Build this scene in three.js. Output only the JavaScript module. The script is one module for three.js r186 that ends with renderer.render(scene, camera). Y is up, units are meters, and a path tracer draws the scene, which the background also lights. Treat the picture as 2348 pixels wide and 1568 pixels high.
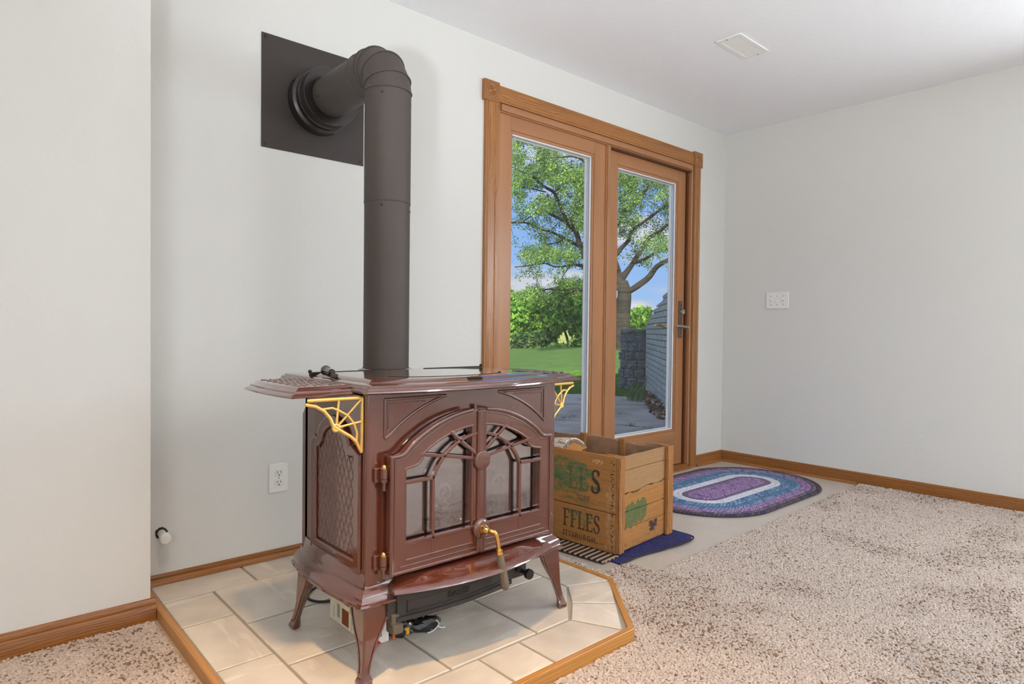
import * as THREE from 'three';
import { RoundedBoxGeometry } from 'three/addons/geometries/RoundedBoxGeometry.js';
import { mergeGeometries, mergeVertices, toCreasedNormals } from 'three/addons/utils/BufferGeometryUtils.js';
import { TextGeometry } from 'three/addons/geometries/TextGeometry.js';
import { FontLoader } from 'three/addons/loaders/FontLoader.js';
import { RectAreaLightUniformsLib } from 'three/addons/lights/RectAreaLightUniformsLib.js';

RectAreaLightUniformsLib.init();
const scene = new THREE.Scene();

// ---------- camera (axes: x along the door wall to the right, y up, z into the room; the far corner is the origin) ----------
const F = 1464.26, W = 2348, H = 1568;
const camera = new THREE.PerspectiveCamera(2 * Math.atan(H / 2 / F) * 180 / Math.PI, W / H, 0.05, 500);
camera.position.set(-4.39113, 0.96894, 2.5443);
camera.rotation.set(-0.01932, -0.72714, 0.0115, 'YXZ');
camera.updateMatrixWorld(true);

const renderer = new THREE.WebGLRenderer({ antialias: true });
renderer.toneMapping = THREE.LinearToneMapping;
renderer.toneMappingExposure = 0.95;
renderer.shadowMap.enabled = true;

// ---------- noise ----------
const hash = (x, y, s = 0) => { let h = Math.imul(x | 0, 374761393) ^ Math.imul(y | 0, 668265263) ^ Math.imul(s | 0, 1274126177); h = Math.imul(h ^ (h >>> 13), 1274126177); h ^= h >>> 16; return (h >>> 0) / 4294967296; };
function rng(seed) { let a = seed | 0; return () => { a = (a + 0x6d2b79f5) | 0; let t = Math.imul(a ^ (a >>> 15), 1 | a); t = (t + Math.imul(t ^ (t >>> 7), 61 | t)) ^ t; return ((t ^ (t >>> 14)) >>> 0) / 4294967296; }; }
const mod = (a, n) => ((a % n) + n) % n, clamp = THREE.MathUtils.clamp, lerp = THREE.MathUtils.lerp, sstep = (a, b, x) => THREE.MathUtils.smoothstep(x, a, b);
function vnoise(x, y, px, py, s = 0) {                                  // value noise, periods px, py in cells
  const ix = Math.floor(x), iy = Math.floor(y); let fx = x - ix, fy = y - iy; fx = fx * fx * (3 - 2 * fx); fy = fy * fy * (3 - 2 * fy);
  const a = mod(ix, px), b = mod(ix + 1, px), c = mod(iy, py), d = mod(iy + 1, py);
  return lerp(lerp(hash(a, c, s), hash(b, c, s), fx), lerp(hash(a, d, s), hash(b, d, s), fx), fy);
}
function fbm(u, v, px, py, oct, s = 0) { let t = 0, a = 0.5, n = 0; for (let i = 0; i < oct; i++) { t += a * vnoise(u * px, v * py, px, py, s + i * 17); n += a; a *= 0.5; px *= 2; py *= 2; } return t / n; }

// ---------- sky: blue air and scattered cumulus ----------
function skyTexture() {
  const w = 1536, h = 768, d = new Float32Array(w * h * 4);
  for (let j = 0; j < h; j++) {
    const el = ((j + 0.5) / h - 0.5) * Math.PI, up = Math.sin(el);
    for (let i = 0; i < w; i++) {
      const az = (i + 0.5) / w * 2 * Math.PI, t = Math.pow(clamp(up, 0, 1), 0.55);
      let c = up < 0 ? [0.20, 0.24, 0.20] : [lerp(0.42, 0.03, t), lerp(0.66, 0.22, t), lerp(0.97, 0.85, t)];
      if (up > 0.005) {
        const k = 0.55 / (up + 0.16), x = Math.cos(az) * k * Math.cos(el), y = Math.sin(az) * k * Math.cos(el);
        const n = fbm(x / 8 + 0.37, y / 8 + 0.11, 32, 32, 6, 5), big = fbm(x / 8, y / 8, 9, 9, 2, 91);
        const a = sstep(0.50, 0.66, n * 0.7 + big * 0.36), lit = 0.74 + 0.24 * sstep(0.5, 0.75, n);
        for (let q = 0; q < 3; q++) c[q] = lerp(c[q], [0.86, 0.88, 0.95][q] * lit, a * 0.92);
      }
      const o = (j * w + i) * 4; d[o] = c[0]; d[o + 1] = c[1]; d[o + 2] = c[2]; d[o + 3] = 1;
    }
  }
  const tx = new THREE.DataTexture(d, w, h, THREE.RGBAFormat, THREE.FloatType);
  tx.mapping = THREE.EquirectangularReflectionMapping; tx.magFilter = tx.minFilter = THREE.LinearFilter; tx.colorSpace = THREE.LinearSRGBColorSpace; tx.needsUpdate = true;
  return tx;
}
scene.background = skyTexture();
scene.backgroundRotation.y = 0.9;

// ---------- sun: from behind the house and to the left, the patio lies in the shade of the house ----------
const sun = new THREE.DirectionalLight(new THREE.Color(1, 0.94, 0.82), 6.6);
sun.position.set(-28, 24, 20); sun.target.position.set(4, 0, -6); sun.castShadow = true;
sun.shadow.mapSize.set(4096, 4096); Object.assign(sun.shadow.camera, { left: -50, right: 50, top: 40, bottom: -40, near: 1, far: 140 });
scene.add(sun, sun.target);

// ---------- large soft lights: unseen windows, placed to light the walls from right, rear and left ----------
const LIGHTS = [ // window centre, size (along the wall, height), facing, colour, intensity
  { at: [-0.06, 1.55, 2.86], w: 0.85, h: 0.85, face: [-1, 0, 0], col: [0.86, 0.95, 1.03], power: 15.5 },
  { at: [-1.6, 1.06, 6.44], w: 1.8, h: 2.0, face: [0, 0, -1], col: [0.84, 0.94, 1.04], power: 0.8 },
  { at: [-6.14, 1.40, 4.7], w: 2.2, h: 1.4, face: [1, 0, 0], col: [0.88, 0.96, 1.02], power: 5.5 },
];
for (const L of LIGHTS) {
  const l = new THREE.RectAreaLight(new THREE.Color().setRGB(...L.col), L.power, L.w, L.h);
  l.position.set(...L.at).addScaledVector(new THREE.Vector3(...L.face), 0.05);
  l.lookAt(l.position.clone().add(new THREE.Vector3(...L.face))); scene.add(l);
}
const UNSEEN_CAN = { at: [-3.95, 2.42, 1.55], col: [1.0, 0.62, 0.27], power: 14 };   // unseen warm ceiling light, placed to warm the floor and stove at left
const LAMP2 = { at: [-2.0, 2.24, 4.6], col: [1.0, 0.94, 0.86], power: 1.2 }  // unseen ceiling lamp, placed to light the room evenly
const FILL_UPLIGHTS = [   // added fill lights out of view, shaped as bowl uplighters, washing the ceiling
  { at: [-2.2, 0.86, 5.0], to: [-2.2, 2.44, 4.9], cone: 1.12, pen: 0.5, col: [0.90, 0.97, 1.04], power: 30 },
  { at: [-5.2, 0.62, 2.9], to: [-3.5, 2.44, 1.85], cone: 0.64, pen: 1.0, col: [0.92, 0.97, 1.03], power: 28 },
];

// ---------- helpers: names, tags, geometry ----------
const used = new Map();
const numbered = (n) => { const k = used.get(n) ?? 0; used.set(n, k + 1); return k ? n + '_' + String(k).padStart(3, '0') : n; };
const structure = (o) => { o.userData.kind = 'structure'; return o; };
function tag(o, label, category, group) { o.userData.label = label; o.userData.category = category; if (group) o.userData.group = group; return o; }
const stuff = (o) => { o.userData.kind = 'stuff'; return o; };
function thing(name, label, category, pos = [0, 0, 0], ry = 0, group) { const g = new THREE.Group(); g.name = numbered(name); g.position.set(...pos); g.rotation.y = ry; scene.add(g); return tag(g, label, category, group); }
function mesh(name, geo, mat, parent = scene) {
  const m = new THREE.Mesh(Array.isArray(geo) ? merge(geo) : geo, mat); m.name = parent === scene ? numbered(name) : name; m.castShadow = m.receiveShadow = true; parent.add(m); return m;
}
function merge(list) {
  const any = list.some((g) => !g.index);
  const gs = list.map((g) => { let q = any && g.index ? g.toNonIndexed() : g; for (const k of Object.keys(q.attributes)) if (!['position', 'normal', 'uv', 'color'].includes(k)) q.deleteAttribute(k); return q; });
  const col = gs.some((g) => g.attributes.color);
  if (col) for (const g of gs) if (!g.attributes.color) g.setAttribute('color', new THREE.BufferAttribute(new Float32Array(g.attributes.position.count * 3).fill(1), 3));
  const uv = gs.every((g) => g.attributes.uv); if (!uv) gs.forEach((g) => g.deleteAttribute('uv'));
  gs.forEach((g) => { g.morphAttributes = {}; g.groups = []; });
  return mergeGeometries(gs, false);
}
// uv in metres; grain = axis along which u runs
function metric(g, grain = 'x', ou = 0, ov = 0) {
  const p = g.attributes.position, n = g.attributes.normal, uv = new Float32Array(p.count * 2), ax = ['x', 'y', 'z'], gi = ax.indexOf(grain);
  for (let i = 0; i < p.count; i++) {
    const P = [p.getX(i), p.getY(i), p.getZ(i)], N = [Math.abs(n.getX(i)), Math.abs(n.getY(i)), Math.abs(n.getZ(i))];
    const m = N[0] > N[1] ? (N[0] > N[2] ? 0 : 2) : (N[1] > N[2] ? 1 : 2);
    const o = [0, 1, 2].filter((k) => k !== m);
    let a, b; if (m === gi) { a = o[0]; b = o[1]; } else { a = gi; b = o.find((k) => k !== gi); }
    uv[i * 2] = P[a] + ou; uv[i * 2 + 1] = P[b] + ov;
  }
  g.setAttribute('uv', new THREE.BufferAttribute(uv, 2)); return g;
}
let boardSeed = 1;
function box(w, h, d, x, y, z, r = 0.002, grain, seg = 1) {               // rounded box by its centre, wood grain along its longest side
  const R = Math.min(r, w / 2.1, h / 2.1, d / 2.1), g = R > 0 ? new RoundedBoxGeometry(w, h, d, seg, R) : new THREE.BoxGeometry(w, h, d);
  const ax = grain ?? (w >= h && w >= d ? 'x' : h >= d ? 'y' : 'z'); boardSeed++;
  metric(g, ax, hash(boardSeed, 3) * 3, hash(boardSeed, 7) * 3); g.translate(x, y, z); return g;
}
const span = (x0, x1, y0, y1, z0, z1, r = 0.002, grain) => box(x1 - x0, y1 - y0, z1 - z0, (x0 + x1) / 2, (y0 + y1) / 2, (z0 + z1) / 2, r, grain);
const cyl = (r0, r1, h, x, y, z, seg = 20) => new THREE.CylinderGeometry(r0, r1, h, seg).translate(x, y, z);
const sph = (r, x, y, z, a = 14, b = 10) => new THREE.SphereGeometry(r, a, b).translate(x, y, z);
const V = (x, y, z) => new THREE.Vector3(x, y, z);
function tube(pts, r, seg = 24, rad = 8, closed = false, type = 'catmullrom') { return new THREE.TubeGeometry(new THREE.CatmullRomCurve3(pts.map((p) => V(...p)), closed, type, 0.5), seg, r, rad, closed); }
function rod(a, b, r, rad = 10) { const A = V(...a), B = V(...b), d = B.clone().sub(A), g = new THREE.CylinderGeometry(r, r, d.length(), rad); g.applyQuaternion(new THREE.Quaternion().setFromUnitVectors(V(0, 1, 0), d.normalize())); g.translate((A.x + B.x) / 2, (A.y + B.y) / 2, (A.z + B.z) / 2); return g; }
const lathe = (pts, seg = 32) => new THREE.LatheGeometry(pts.map((p) => new THREE.Vector2(...p)), seg);
function shape(pts) { const s = new THREE.Shape(); pts.forEach((p, i) => (i ? s.lineTo(...p) : s.moveTo(...p))); s.closePath(); return s; }
function extr(s, depth, bevel = 0, seg = 1, curve = 12) { return new THREE.ExtrudeGeometry(s, { depth: depth - 2 * bevel, bevelEnabled: bevel > 0, bevelSize: bevel, bevelThickness: bevel, bevelOffset: -bevel, bevelSegments: seg, curveSegments: curve }).translate(0, 0, bevel); }
// a moulding: profile points (across, out) run along an axis from a to b; axis 'x' | 'y' | 'z'
function moulding(profile, a, b, place) { let g = extr(shape(profile), b - a); g.translate(0, 0, a); g = g.index ? g.toNonIndexed() : g; g.applyMatrix4(place);
  if (place.determinant() < 0) for (const k of ['position', 'normal', 'uv']) { const a = g.attributes[k], n = a.itemSize, d = a.array; for (let i = 0; i < a.count; i += 3) for (let c = 0; c < n; c++) { const p = (i + 1) * n + c, q = (i + 2) * n + c, s = d[p]; d[p] = d[q]; d[q] = s; } }
  return toCreasedNormals(g, 0.5);
}
// rings of points joined into a skin; rings: array of arrays of [x,y,z]; closed around
function skin(rings, caps = true, crease = 0.6, close = true) {
  const n = rings[0].length, pos = [], idx = [];
  rings.forEach((r) => r.forEach((p) => pos.push(...p)));
  const m = close ? n : n - 1;
  for (let i = 0; i < rings.length - 1; i++) for (let j = 0; j < m; j++) { const a = i * n + j, b = i * n + (j + 1) % n, c = a + n, d = b + n; idx.push(a, b, d, a, d, c); }
  if (caps) for (const [k, flip] of [[0, true], [rings.length - 1, false]]) {
    const c = [0, 1, 2].map((q) => rings[k].reduce((s, p) => s + p[q], 0) / n), ci = pos.length / 3; pos.push(...c);
    for (let j = 0; j < n; j++) { const a = k * n + j, b = k * n + (j + 1) % n; flip ? idx.push(ci, b, a) : idx.push(ci, a, b); }
  }
  const N3 = pos.length / 3, cc = [0, 1, 2].map((q) => { let s = 0; for (let i = q; i < pos.length; i += 3) s += pos[i]; return s / N3; }); let vol = 0;
  for (let i = 0; i < idx.length; i += 3) { const [a, b, c] = [idx[i], idx[i + 1], idx[i + 2]].map((k) => [pos[k * 3] - cc[0], pos[k * 3 + 1] - cc[1], pos[k * 3 + 2] - cc[2]]); vol += a[0] * (b[1] * c[2] - b[2] * c[1]) + a[1] * (b[2] * c[0] - b[0] * c[2]) + a[2] * (b[0] * c[1] - b[1] * c[0]); }
  if (vol < 0) for (let i = 0; i < idx.length; i += 3) { const q = idx[i + 1]; idx[i + 1] = idx[i + 2]; idx[i + 2] = q; }
  let g = new THREE.BufferGeometry(); g.setAttribute('position', new THREE.Float32BufferAttribute(pos, 3)); g.setIndex(idx); g = g.toNonIndexed(); g = toCreasedNormals(g, crease); metric(g, 'x'); return g;
}
// pixel of the photograph + distance in front of the lens -> point in the place (how far-off things were surveyed)
const CI = camera.matrixWorld.clone();
function at(u, v, D) { return V((u - W / 2) / F * D, -(v - H / 2) / F * D, -D).applyMatrix4(CI); }
const inView = (x, y, z, m) => { const p = V(x, y, z).applyMatrix4(camera.matrixWorldInverse); if (p.z > -0.05) return 0; const D = -p.z; return Math.abs(p.x / D * F) < W / 2 * m && Math.abs(p.y / D * F) < H / 2 * m ? D : 0; };

// ---------- textures and materials ----------
function tex(w, h, fn, per = [1, 1], srgb = true) {                        // fn(u, v) -> [r, g, b] 0..255 or one grey value
  const d = new Uint8Array(w * h * 4);
  for (let j = 0; j < h; j++) for (let i = 0; i < w; i++) { const c = fn((i + 0.5) / w, (j + 0.5) / h), o = (j * w + i) * 4; if (typeof c === 'number') d[o] = d[o + 1] = d[o + 2] = clamp(c, 0, 255); else { d[o] = clamp(c[0], 0, 255); d[o + 1] = clamp(c[1], 0, 255); d[o + 2] = clamp(c[2], 0, 255); } d[o + 3] = 255; }
  const t = new THREE.DataTexture(d, w, h); t.wrapS = t.wrapT = THREE.RepeatWrapping; t.magFilter = THREE.LinearFilter; t.minFilter = THREE.LinearFilter; t.repeat.set(1 / per[0], 1 / per[1]); if (srgb) t.colorSpace = THREE.SRGBColorSpace; t.needsUpdate = true; return t;
}
function withRepeat(t, a, b) { const c = t.clone(); c.repeat.set(1 / a, 1 / b); c.needsUpdate = true; return c; }
const mix3 = (a, b, t) => [lerp(a[0], b[0], t), lerp(a[1], b[1], t), lerp(a[2], b[2], t)];
function woodTex(base, dark, seed, { cathedral = 0.5, pores = 0.5, w = 1024, h = 512, per = [1.1, 0.22] } = {}) {   // u along the grain
  return tex(w, h, (u, v) => {
    const warp = fbm(u, v, 3, 4, 3, seed), wob = fbm(u, v, 6, 10, 2, seed + 9);
    const ring = Math.sin((v * 22 + cathedral * (warp * 9 + Math.sin(u * Math.PI * 2) * 1.2) + wob * 1.2) * Math.PI * 2) * 0.5 + 0.5;
    const streak = fbm(u, v, 6, 140, 3, seed + 31), pore = sstep(0.60, 0.74, vnoise(u * 40, v * 330, 40, 330, seed + 77)) * (0.35 + 0.65 * ring);
    const t = clamp(0.34 * Math.pow(ring, 2.2) + 0.52 * (streak - 0.3) + pores * 0.5 * pore, 0, 1), c = mix3(base, dark, t), k = 0.94 + 0.12 * fbm(u, v, 2, 3, 2, seed + 5);
    return [c[0] * k, c[1] * k, c[2] * k];
  }, per);
}
const std = (o) => new THREE.MeshStandardMaterial(o), phy = (o) => new THREE.MeshPhysicalMaterial(o), rgb = (r, g, b) => new THREE.Color().setRGB(r / 255, g / 255, b / 255, THREE.SRGBColorSpace);
const peel = tex(512, 512, (u, v) => 255 * fbm(u, v, 24, 24, 4, 41), [0.5, 0.5], false);            // fine even relief
const enamelPeel = tex(512, 512, (u, v) => 255 * (0.75 * fbm(u, v, 34, 34, 2, 47) + 0.25 * fbm(u, v, 9, 9, 2, 48)), [0.34, 0.34], false);
const oakA = woodTex([178, 119, 58], [110, 62, 22], 3), oakB = woodTex([172, 112, 54], [112, 64, 24], 21, { cathedral: 0.25 }), firTex = woodTex([180, 126, 82], [150, 98, 60], 55, { cathedral: 0.12, pores: 0.15 });
const M = {
  wall: std({ color: rgb(225, 224, 219), roughness: 0.93, bumpMap: withRepeat(peel, 0.42, 0.42), bumpScale: 0.0006 }),
  ceil: std({ color: rgb(247, 248, 250), roughness: 0.95, bumpMap: tex(512, 512, (u, v) => 255 * sstep(0.42, 0.66, fbm(u, v, 30, 30, 3, 12)), [0.6, 0.6], false), bumpScale: 0.0004 }),
  oak: phy({ map: oakA, roughness: 0.38, clearcoat: 0.35, clearcoatRoughness: 0.25, bumpMap: oakA, bumpScale: 0.0003 }),
  oakB: phy({ map: oakB, roughness: 0.38, clearcoat: 0.35, clearcoatRoughness: 0.25 }),
  base: phy({ map: woodTex([168, 108, 46], [92, 48, 16], 63, { cathedral: 0.45 }), roughness: 0.35, clearcoat: 0.4, clearcoatRoughness: 0.22 }),
  hearthOak: phy({ map: woodTex([200, 142, 72], [166, 106, 44], 71, { cathedral: 0.1, pores: 0.3 }), roughness: 0.4, clearcoat: 0.4, clearcoatRoughness: 0.25 }),
  fir: phy({ map: firTex, roughness: 0.4, clearcoat: 0.3, clearcoatRoughness: 0.3 }),
  enamel: phy({ color: new THREE.Color(0.105, 0.026, 0.0145), roughness: 0.14, ior: 1.75, clearcoat: 1, clearcoatRoughness: 0.03, bumpMap: enamelPeel, bumpScale: 0.00018, clearcoatNormalScale: new THREE.Vector2(1, 1) }),
  enamelTop: phy({ color: new THREE.Color(0.085, 0.027, 0.018), roughness: 0.12, ior: 1.75, clearcoat: 1, clearcoatRoughness: 0.03, bumpMap: withRepeat(enamelPeel, 0.5, 0.5), bumpScale: 0.00006 }),
  iron: std({ color: rgb(62, 58, 56), roughness: 0.62, metalness: 0.35, bumpMap: withRepeat(peel, 0.06, 0.06), bumpScale: 0.0002 }),
  black: std({ color: rgb(24, 22, 21), roughness: 0.5 }),
  dark: std({ color: rgb(14, 13, 13), roughness: 0.85 }),
  pipe: std({ color: rgb(82, 74, 69), roughness: 0.58, metalness: 0.25, bumpMap: withRepeat(peel, 0.03, 0.03), bumpScale: 0.00012 }),
  plate: std({ color: rgb(66, 59, 56), roughness: 0.6, metalness: 0.2, bumpMap: withRepeat(peel, 0.035, 0.035), bumpScale: 0.00015 }),
  thimble: phy({ color: rgb(40, 34, 31), roughness: 0.3, metalness: 0.3, clearcoat: 0.6, clearcoatRoughness: 0.2 }),
  gold: std({ color: new THREE.Color(0.86, 0.56, 0.17), roughness: 0.3, metalness: 0.75 }),
  brass: std({ color: new THREE.Color(0.80, 0.50, 0.16), roughness: 0.2, metalness: 1 }),
  nickel: std({ color: rgb(175, 170, 160), roughness: 0.3, metalness: 0.9 }),
  nickelDark: std({ color: rgb(110, 106, 102), roughness: 0.45, metalness: 0.7 }),
  white: std({ color: rgb(242, 241, 237), roughness: 0.4 }),
  offwhite: std({ color: rgb(234, 233, 228), roughness: 0.45 }),
  alu: std({ color: rgb(205, 210, 215), roughness: 0.35, metalness: 0.5 }),
  pane: phy({ color: 0xffffff, roughness: 0, transmission: 1, thickness: 0, ior: 1.2 }),
  stoveGlass: phy({ color: rgb(196, 191, 194), roughness: 0.03, metalness: 1, transparent: true, opacity: 0.58 }),
  brick: std({ color: rgb(196, 172, 140), roughness: 0.95, bumpMap: withRepeat(peel, 0.1, 0.1), bumpScale: 0.001 }),
};
// =====================================================================================================
// THE ROOM
// =====================================================================================================
const CH = 2.44, RX0 = -6.2, RZ1 = 6.5;
const dOpen = { x0: -2.255, x1: -0.44, y1: 2.14 };                          // door opening in the back wall
const ROOMUV = (g) => metric(g, 'x');
const wallBox = (x0, x1, y0, y1, z0, z1) => ROOMUV(new THREE.BoxGeometry(x1 - x0, y1 - y0, z1 - z0).translate((x0 + x1) / 2, (y0 + y1) / 2, (z0 + z1) / 2));
structure(mesh('wall_back', [wallBox(RX0 - 0.15, dOpen.x0, -0.3, CH, -0.15, 0), wallBox(dOpen.x1, 0.15, -0.3, CH, -0.15, 0), wallBox(dOpen.x0, dOpen.x1, dOpen.y1, CH, -0.15, 0)], M.wall));
{ // right wall with the opening of an unseen window
  const w = LIGHTS[0], z0 = w.at[2] - w.w / 2, z1 = w.at[2] + w.w / 2, y0 = w.at[1] - w.h / 2, y1 = w.at[1] + w.h / 2;
  structure(mesh('wall_right', [wallBox(0, 0.15, -0.3, CH, 0, z0), wallBox(0, 0.15, -0.3, CH, z1, RZ1), wallBox(0, 0.15, -0.3, y0, z0, z1), wallBox(0, 0.15, y1, CH, z0, z1)], M.wall));
  const parts = []; let x = RX0;
  for (const L of [LIGHTS[1]]) { const a = L.at[0] - L.w / 2, b = L.at[0] + L.w / 2; parts.push(wallBox(x, a, -0.3, CH, RZ1, RZ1 + 0.15), wallBox(a, b, -0.3, L.at[1] - L.h / 2, RZ1, RZ1 + 0.15), wallBox(a, b, L.at[1] + L.h / 2, CH, RZ1, RZ1 + 0.15)); x = b; }
  parts.push(wallBox(x, 0.15, -0.3, CH, RZ1, RZ1 + 0.15));
  structure(mesh('wall_front', parts, M.wall));
}
{ const w = LIGHTS[2], z0 = w.at[2] - w.w / 2, z1 = w.at[2] + w.w / 2, y0 = w.at[1] - w.h / 2, y1 = w.at[1] + w.h / 2, a = RX0 - 0.15;  // left wall out of view, set in close for the light of its window
  structure(mesh('wall_left', [wallBox(a, RX0, -0.3, CH, 0, z0), wallBox(a, RX0, -0.3, CH, z1, RZ1 + 0.15), wallBox(a, RX0, -0.3, y0, z0, z1), wallBox(a, RX0, y1, CH, z0, z1)], M.wall)); }
structure(mesh('wall_recess', [wallBox(RX0, -3.8909, -0.02, CH, -0.01, 0.2197)], M.wall));   // the stretch left of the hearth stands 22 cm proud
structure(mesh('ceiling', [wallBox(RX0 - 0.15, 0.15, CH, CH + 0.28, -0.15, RZ1 + 0.15)], M.ceil));
structure(mesh('unseen_wall_upper', [wallBox(RX0 - 0.4, 0.4, CH + 0.28, 6.4, -0.4, RZ1 + 0.4)], std({ color: rgb(190, 186, 176), roughness: 0.9 })));  // upper storey out of view, sized to shade the patio
// unseen windows, placed to light the room: wooden frame, glowing fabric blind
LIGHTS.forEach((L, i) => {
  const g = new THREE.Group(); g.name = 'unseen_window_' + (i + 1); structure(g); scene.add(g); g.position.set(...L.at); g.rotation.y = L.face[0] ? -Math.PI / 2 * -L.face[0] : Math.PI;
  mesh('unseen_frame', [span(-L.w / 2, L.w / 2, -L.h / 2, -L.h / 2 + 0.06, -0.08, 0.02), span(-L.w / 2, L.w / 2, L.h / 2 - 0.06, L.h / 2, -0.08, 0.02), span(-L.w / 2, -L.w / 2 + 0.06, -L.h / 2, L.h / 2, -0.08, 0.02), span(L.w / 2 - 0.06, L.w / 2, -L.h / 2, L.h / 2, -0.08, 0.02), span(-0.025, 0.025, -L.h / 2, L.h / 2, -0.08, 0.02)], M.oakB, g);
  mesh('unseen_blind', [span(-L.w / 2 + 0.01, L.w / 2 - 0.01, -L.h / 2 + 0.01, L.h / 2 - 0.01, -0.05, -0.04, 0)], std({ color: 0xf4f2ea, roughness: 1, emissive: new THREE.Color().setRGB(...L.col), emissiveIntensity: 1.2 }), g);
});
for (const [L, lab] of [[LAMP2, 'unseen round flush ceiling lamp with a pale glowing glass bowl']]) {  // unseen ceiling lamp behind the camera, placed to light the whole room
  const t = thing('unseen_ceiling_lamp', lab, 'lamp', [L.at[0], CH, L.at[2]]);
  mesh('canopy', lathe([[0, 0], [0.17, 0], [0.17, -0.02], [0.15, -0.03], [0, -0.03]], 40), M.brass, t);
  mesh('lamp_shade', lathe([[0.15, -0.03], [0.15, -0.06], [0.12, -0.11], [0.06, -0.14], [0, -0.147]], 40), std({ color: 0xfff4e0, roughness: 0.6, emissive: new THREE.Color().setRGB(...L.col), emissiveIntensity: 1.5 }), t);
  const p = new THREE.PointLight(new THREE.Color().setRGB(...L.col), L.power, 0, 2); p.position.set(L.at[0], L.at[1], L.at[2]); p.castShadow = true; p.shadow.radius = 6; scene.add(p);
}

{ // unseen recessed ceiling light, placed to warm the left of the hearth
  const t = thing('unseen_recessed_light', 'unseen round recessed ceiling light with a white trim ring and warm lens', 'lamp', [UNSEEN_CAN.at[0], CH, UNSEEN_CAN.at[2]]);
  mesh('trim_ring', lathe([[0.062, 0.001], [0.088, 0.001], [0.086, -0.006], [0.066, -0.008], [0.062, 0.001]], 40), M.white, t);
  mesh('lens', lathe([[0, -0.003], [0.062, -0.003], [0.062, 0.0], [0, 0]], 32), std({ color: 0xfff0d8, roughness: 0.6, emissive: new THREE.Color().setRGB(...UNSEEN_CAN.col), emissiveIntensity: 1.5 }), t);
  const s = new THREE.SpotLight(new THREE.Color().setRGB(...UNSEEN_CAN.col), UNSEEN_CAN.power, 0, 0.72, 1.0, 2); s.position.set(...UNSEEN_CAN.at); s.target.position.set(UNSEEN_CAN.at[0] + 0.05, 0, UNSEEN_CAN.at[2]); s.castShadow = true; s.shadow.radius = 3; scene.add(s, s.target);
}
FILL_UPLIGHTS.forEach((L, i) => { // added fill lamps beyond the frame, shaped as bowl uplighters
  const t = thing('fill_uplighter', ['tall white bowl lamp added behind the camera as fill light', 'short white bowl lamp added as fill light, tilted towards the ceiling over the stove'][i], 'lamp', [L.at[0], 0.012, L.at[2]]), h = L.at[1] - 0.012;
  mesh('base', lathe([[0, 0], [0.14, 0], [0.14, 0.015], [0.03, 0.03], [0, 0.03]], 32), M.white, t);
  mesh('pole', cyl(0.012, 0.012, h - 0.14, 0, (h - 0.14) / 2, 0), M.white, t);
  const q = new THREE.Quaternion().setFromUnitVectors(V(0, 1, 0), V(...L.to).sub(V(...L.at)).normalize()), tilt = (g) => g.applyQuaternion(q).translate(0, h - 0.10, 0);
  mesh('lamp_shade', tilt(lathe([[0.0, -0.05], [0.02, -0.05], [0.09, -0.02], [0.15, 0.06], [0.152, 0.065], [0.09, -0.012], [0.02, -0.04], [0, -0.04]], 40)), M.white, t);
  mesh('bulb', tilt(sph(0.03, 0, 0.0, 0)), std({ color: 0xffffff, emissive: 0xffffff, emissiveIntensity: 1.5 }), t);
  const s = new THREE.SpotLight(new THREE.Color().setRGB(...L.col), L.power, 0, L.cone, L.pen, 2); s.position.set(...L.at); s.target.position.set(...L.to); s.castShadow = true; s.shadow.radius = 5; scene.add(s, s.target);
});

// ---------- floor: slab, vinyl by the door, looped carpet ----------
const carpetTex = tex(1024, 1024, (u, v) => {
  const n = vnoise(u * 170, v * 170, 170, 170, 3), m = vnoise(u * 300, v * 300, 300, 300, 8), big = fbm(u, v, 7, 7, 3, 13);
  const fleckAndShade = sstep(0.70, 0.82, n) * sstep(0.40, 0.62, big) * 0.8, c = mix3([188, 173, 161], [128, 100, 78], clamp(fleckAndShade + 0.20 * m * (big > 0.5 ? 1 : 0.5), 0, 1)), k = 0.90 + 0.16 * m;  // brown flecks, partly shade between the loops put into the colour
  return [c[0] * k, c[1] * k, c[2] * k];
}, [1.35, 1.35]);
const VIN = { x0: -2.27, z0: 1.0 };
const hearthPoly = [[-3.875, 0], [-3.875, 1.03], [-3.61, 1.335], [-2.792, 1.335], [-2.526, 1.03], [-2.55, 0]];
const vinylEdge = (x) => 0.985 - 0.021 * x;
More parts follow.
